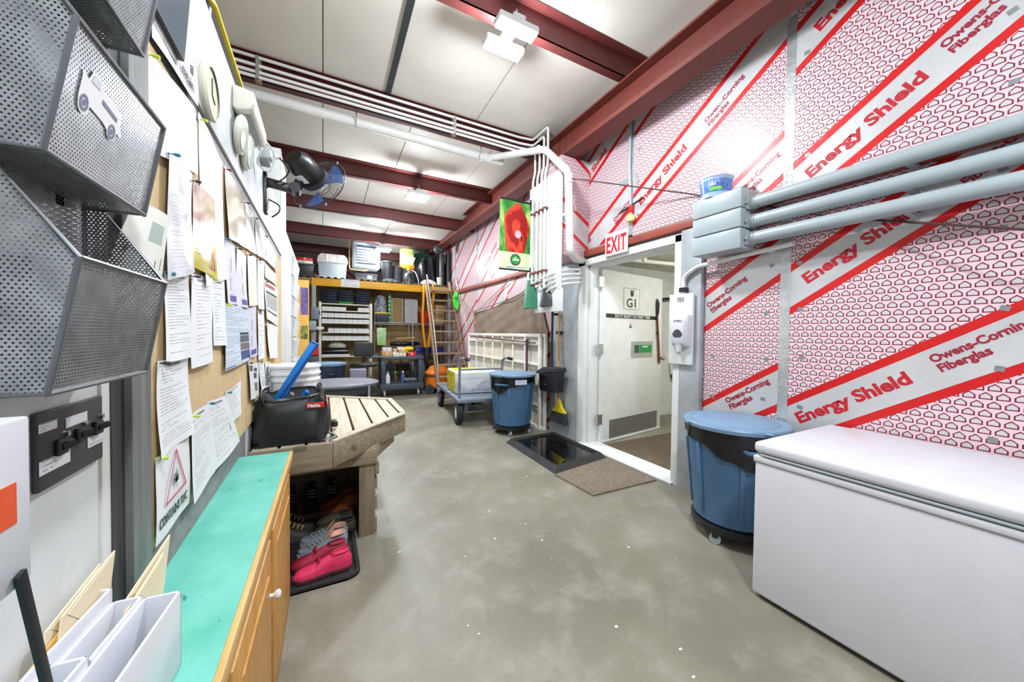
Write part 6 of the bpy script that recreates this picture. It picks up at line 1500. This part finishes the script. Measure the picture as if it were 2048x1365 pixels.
part('back_panel', MB().box(-.35, 3.60, .0, .31, 3.62, .70), m_pallx, t, 0, True)
part('side_light_block', MB().box(.300, 2.66, .0, .312, 3.60, .70), M('dark_under_wood', (84, 58, 44), 0.7), t, 0, True)  # added sheet that blocks light leaking between the side boards
part('top_light_block', MB().box(-.35, 2.64, .60, .30, 3.60, .61), M('dark_under_wood', (84, 58, 44), 0.7), t, 0, True)  # added with the side sheet to keep the shoe space dark

# tool bag on the table
t = thing('tool_bag', 'large black tool bag with red badge on the pallet table', 'bag', (-.16, 2.62, ZT))
prof = [(0, 1.0), (.03, 1.03), (.12, 1.02), (.20, .97), (.245, .90), (.262, .82)]
def bagp(u, v):
    a = 2*pi*u; z = np.interp(v, np.linspace(0, 1, len(prof)), [p[0] for p in prof]); s = np.interp(v, np.linspace(0, 1, len(prof)), [p[1] for p in prof])
    ex = .42
    cx_, sy_ = math.cos(a), math.sin(a)
    x = .185*math.copysign(abs(cx_)**ex, cx_)*s; y = .22*math.copysign(abs(sy_)**ex, sy_)*(s*1.0)
    wr_ = .010*math.sin(a*5+v*6)+.007*math.sin(a*11-v*9)
    return (x+wr_*cx_, y+wr_*sy_, float(z)-.012*math.sin(a*3+1)*v)
part('shell', MB().grid(bagp, 64, 16), M('black_cordura', (28, 31, 33), 0.55, var=0.2, bump=0.3, bscale=30), t, angle=60)
part('base', MB().box(-.18, -.215, 0, .18, .215, .012), m_black, t, 0.004)
part('rim', MB().tube([bagp(k/40, 1.0) for k in range(40)], .010, 6, closed=True), m_black, t)
part('inside', MB().grid(lambda u, v: tuple(Vector(bagp(u, 1.0))*(1-v)+Vector((0, 0, .16))*v), 32, 3), M('bag_inside', (16, 18, 20), 0.7), t)
for s in (-1, 1): part('handle', MB().tube(spline([(s*.12, -.19, .20), (s*.15, -.15, .30), (s*.13, .0, .31), (s*.15, .12, .29), (s*.13, .19, .20)], 6), .012, 8, flat=.5), m_black, t)
for yy in (-.10, .10): part('strap', MB().tube([(.188, yy, .02), (.192, yy, .12), (.175, yy, .22)], .016, 6, flat=.35), m_black, t)
part('badge', MB().box(.075, -.231, .205, .168, -.222, .236), m_red, t, 0.002)
part('badge', MB().box(.178, -.20, .205, .184, -.07, .24), m_red, t, 0.002)
put_text('Makita', .024, m_white, frame((.0, 0, 0), (1, 0, 0), (0, 0, 1)).__class__(Matrix.Translation((-.16+.083, 2.62-.2318, ZT+.212)) @ Matrix.Rotation(pi/2, 4, 'X')), t, bold=.0012)
part('shoulder_strap', MB().tube(spline([(.17, -.10, .03), (.22, -.13, .012), (.225, -.20, .012), (.16, -.235, .014), (.10, -.20, .012)], 6), .012, 6, flat=.4), m_black, t)
part('buckle', MB().box(.21, .02, .02, .25, .09, .06), m_black, t, 0.008)
t = thing('spirit_level', 'bright blue bar sticking up out of the black tool bag', 'level', (-.2, 2.62, .95))
part('bar', MB().bar((-.275, 2.60, .92), (-.045, 2.62, 1.325), .022, .05, (1, .0, 0)), m_bluep, t, 0.004, True)
part('edge', MB().bar((-.255, 2.585, .95), (-.025, 2.605, 1.318), .006, .012, (1, 0, 0)), M('level_dark_blue', (10, 60, 130), 0.4), t, 0, True)
part('end_cap', MB().bar((-.049, 2.62, 1.318), (-.042, 2.62, 1.330), .026, .054, (1, 0, 0)), M('level_cap', (16, 90, 160), 0.4), t, 0.002, True)
for k, (x, z, c) in enumerate(((-.12, .98, m_bluep), (-.20, .97, m_chrome))):
    t = thing('screwdriver', ['blue tool handle poking out of the black tool bag', 'shiny tool end poking out of the black tool bag'][k], 'tool', (x, 2.60, .93))
    part('grip', MB().tube([(x, 2.60, .90), (x+.02, 2.58, z+.03), (x+.035, 2.57, z+.045)], .014, 8), c, t, 0, True); part('collar', MB().cyl((x, 2.60, .90), (x+.003, 2.597, .915), .018, 8), m_dark, t, 0, True)
# white bucket on the table
t = thing('white_bucket', 'white ribbed plastic bucket on the pallet table behind the black tool bag', 'bucket', (-.175, 3.02, ZT))
part('pail', MB().lathe([(.132, 0), (.136, .02), (.150, .30), (.158, .302), (.158, .318), (.152, .322), (.153, .345), (.162, .347), (.162, .362), (.154, .366), (.155, .395), (.164, .398), (.164, .412), (.155, .415), (.148, .40)], n=40), m_white, t)
part('contents', MB().lathe([(.149, .37), (.02, .375)], n=30, cap0=False), M('bucket_fill', (206, 208, 206), 0.6), t)
part('bail', MB().tube(arc((0, 0, .30), .162, -.2, pi+.2, 14, (1, 0, 0), (0, -.35, -.9)), .003, 6), m_chrome, t)

# ------------------------------------------------------------------ boot mat and shoes
t = thing('boot_tray', 'black rubber boot tray under the pallet table holding shoes', 'mat', (-.05, 2.6, 0))
def rrect(x0, y0, x1, y1, r, n=6):
    pts = []
    for (cx_, cy_, a0) in ((x1-r, y0+r, -pi/2), (x1-r, y1-r, 0), (x0+r, y1-r, pi/2), (x0+r, y0+r, pi)):
        pts += [(cx_+r*math.cos(a0+pi/2*k/n), cy_+r*math.sin(a0+pi/2*k/n)) for k in range(n+1)]
    return pts
o_, i_ = rrect(-.345, 2.185, .195, 2.98, .07), rrect(-.325, 2.205, .175, 2.96, .055); i2 = rrect(-.315, 2.215, .165, 2.95, .05)
part('floor_pad', MB().prism(o_, 0, .008, 'Z'), m_rubber, t, 0, True)
q = MB(); n = len(o_)
for (a, b, za, zb) in ((o_, o_, .0, .022), (o_, i_, .022, .022), (i_, i2, .022, .008)):
    q._add([(x, y, za) for x, y in a]+[(x, y, zb) for x, y in b], [(i, (i+1) % n, n+(i+1) % n, n+i) for i in range(n)])
part('raised_rim', q, m_rubber, t, 0, True)
q = MB()
for k in range(13): q.bar((-.30, 2.23+.055*k, .009), (-.30+.46*1.0, 2.23+.055*k+.0, .009), .006, .005)
for k in range(9): q.bar((-.30+.055*k, 2.22, .009), (-.30+.055*k, 2.94, .009), .006, .005)
part('grip_ribs', q, m_dark, t, 0, True)
def shoe(label, x, y, rz, L_, kind, mu, ms, ml, mx=None, z=.012, group=None, wide=1.0):
    t = thing('shoe', label, 'shoe', (x, y, z), rz, group)
    st = np.linspace(0, 1, 17)
    wv = np.interp(st, [0, .06, .2, .4, .6, .78, .9, .97, 1], [.35, .62, .74, .68, .86, 1.0, .86, .55, .12])*.049*wide
    if kind == 'ankle': hv = np.interp(st, [0, .04, .30, .42, .60, .80, .93, 1], [.075, .112, .108, .102, .080, .064, .052, .018])
    elif kind == 'boot': hv = np.interp(st, [0, .04, .30, .42, .60, .80, .93, 1], [.10, .145, .15, .115, .078, .062, .05, .018])
    elif kind == 'slip': hv = np.interp(st, [0, .05, .30, .42, .60, .80, .93, 1], [.05, .075, .06, .075, .066, .055, .044, .016])
    else: hv = np.interp(st, [0, .05, .22, .38, .60, .80, .93, 1], [.07, .10, .085, .092, .070, .056, .045, .016])
    xs_ = (st-.5)*L_
    m_ = 13
    def sec(i, f):
        a = pi*f; c = math.cos(a); s = math.sin(a)
        low = hv[i] < .09
        wt = wv[i]*(1-.35*(s**2)*(1 if kind != 'slip' else .6))
        return (xs_[i], -c*wt, .022+(hv[i]-.022)*(s**(.62 if st[i] > .4 else .45)))
    q = MB().grid(lambda u, v: sec(min(16, int(round(v*16))), u), m_-1, 16); q.uv = None
    part('upper', q, mu, t, angle=80)
    sp = [(xs_[i], -wv[i]*1.07) for i in range(17)]+[(xs_[i], wv[i]*1.07) for i in range(16, -1, -1)]
    part('sole', MB().prism(sp, 0, .024, 'Z'), ms, t, 0.004)
    # opening: dark well with padded collar
    if kind == 'ankle': c0_, ra, rb_, hz = -.29*L_, .165*L_, .027, .110
    elif kind == 'boot': c0_, ra, rb_, hz = -.32*L_, .15*L_, .027, .148
    elif kind == 'slip': c0_, ra, rb_, hz = -.27*L_, .20*L_, .033, .074
    else: c0_, ra, rb_, hz = -.29*L_, .17*L_, .032, .097
    ringp = [(c0_+ra*math.cos(2*pi*k/20), rb_*math.sin(2*pi*k/20)*wide, hz-.02*(math.cos(2*pi*k/20) > .2)*math.cos(2*pi*k/20)*(0 if kind == 'boot' else .5)) for k in range(20)]
    part('collar', MB().tube(ringp, .0042, 6, closed=True), mx or mu, t)
    part('lining', MB().grid(lambda u, v: (c0_+ra*(1-v*.98)*math.cos(2*pi*u), rb_*(1-v*.98)*math.sin(2*pi*u)*wide, hz-.002-.006*v), 20, 2), ml, t)
    return t
mp = M('shoe_pink', (222, 44, 96), 0.6, var=0.12, scale=20); mp2 = M('shoe_crimson', (160, 22, 56), 0.6, var=0.12, scale=20)
msol = M('shoe_sole_brown', (92, 40, 40), 0.7); mdk = M('shoe_inside', (24, 20, 22), 0.8)
mg = M('shoe_grey', (128, 142, 148), 0.65, var=0.14, scale=18); mgs = M('shoe_sole_pale', (196, 198, 196), 0.6)
mpk = M('lining_pink', (222, 168, 148), 0.8, var=0.1, scale=14)
molive = M('shoe_olive', (70, 68, 48), 0.7, var=0.15, scale=18); mbr = M('shoe_brown', (128, 62, 24), 0.55, var=0.2, scale=12); mdg = M('shoe_dark', (56, 54, 46), 0.6, var=0.2, scale=16)
mlace = M('lace_yellow', (206, 176, 90), 0.7)
s1 = shoe('bright pink slip-on ankle shoe at the front of the boot tray', .0, 2.285, pi+.06, .30, 'ankle', mp, msol, mp2, mp)
s2 = shoe('darker pink ankle shoe behind the bright pink one', -.015, 2.40, pi+.03, .30, 'ankle', mp2, msol, mdk, mp2)
for s in (s1, s2):
    part('strap', MB().bar((.045, -.050, .03), (.020, -.030, .095), .012, .004, (0, -1, 0)).bar((.020, -.030, .095), (.020, .030, .095), .012, .004), mp2, s)
    part('heel_trim', MB().prism([(-.15, .018), (-.02, .018), (-.03, .035), (-.06, .042), (-.08, .07), (-.10, .05), (-.15, .06)], -.047, -.040, 'Y'), msol, s)
s1_ = shoe('grey lace-up sneaker with peach lining behind the pink shoes', .0, 2.525, pi+.10, .28, 'low', mg, mgs, mpk, mpk)
s2_ = shoe('second grey sneaker with gaping peach lining further back', .01, 2.635, pi-.05, .28, 'low', mg, mgs, mpk, mpk)
for s in (s1_, s2_):
    for k in range(4): part('lace', MB().tube([(.0+.022*k, -.028, .078-.005*k), (.012+.022*k, 0, .086-.006*k), (.0+.022*k, .028, .078-.005*k)], .003, 6), mgs, s)
    part('tongue', MB().grid(lambda u, v: (-.01-.05*v, -.022+.044*u, .085+.055*v-.02*(u-.5)**2), 6, 6), mpk, s)
    part('toe_cap', MB().lathe([(.046, .02), (.046, .045), (.030, .054)], (.095, 0, 0), 16, sx=.85, sy=.85), mg, s)
for k in range(2): shoe('olive slip-on shoe, %s of the pair near the table leg' % ('nearer', 'farther')[k], .085, 2.755+.115*k, pi-.15, .26, 'slip', molive, m_dark, mdk, molive, group='olive slip-on shoes')
for k in range(2):
    s = shoe('dark boot with yellow laces by the cabinet, %s of the pair' % ('nearer', 'farther')[k], -.19, 2.74+.12*k, .1, .28, 'boot', mdg, m_dark, mdk, mdg, group='dark laced boots', wide=1.1)
    for j in range(4): part('lace', MB().tube([(-.01+.024*j, -.034, .118-.014*j), (.004+.024*j, 0, .130-.015*j), (-.01+.024*j, .034, .118-.014*j)], .0035, 6), mlace, s)
for k in range(2):
    s = shoe('rust brown boot, %s of the pair under the table' % ('nearer', 'farther')[k], .11, 3.02+.12*k, pi-.1, .29, 'boot', mbr, m_dark, mdk, mbr, z=0, group='rust brown boots')
    part('side_gusset', MB().box(-.08, -.040, .07, -.03, -.034, .135), m_dark, s)
for k in range(3):
    s = shoe('black boot in the dark back row under the table, %s from the left' % ('first', 'second', 'third')[k], -.22+.14*k, 3.24+.02*k, -pi/2, .29, 'boot', m_black, m_black, mdk, m_black, z=0, group='black boots in the back row')
    for j in range(3): part('lace', MB().tube([(-.01+.026*j, -.03, .118-.014*j), (.0+.026*j, .03, .120-.014*j)], .0035, 6), m_cgray, s)

# pale chips scattered on the concrete
q = MB(); rr = random.Random(21)
for k in range(46):
    x, y = rr.uniform(.3, 2.2), rr.uniform(.7, 5.5); s = rr.uniform(.003, .008); a = rr.uniform(0, pi)
    q.prism([(x+s*1.5*math.cos(a+b), y+s*math.sin(a+b)) for b in (0, 1.3, 2.9, 4.4)], 0, .0015, 'Z')
o = struct('floor_chips', q, M('pale_chip', (226, 224, 214), 0.7), bpy.data.objects['floor']); o['kind'] = 'stuff'
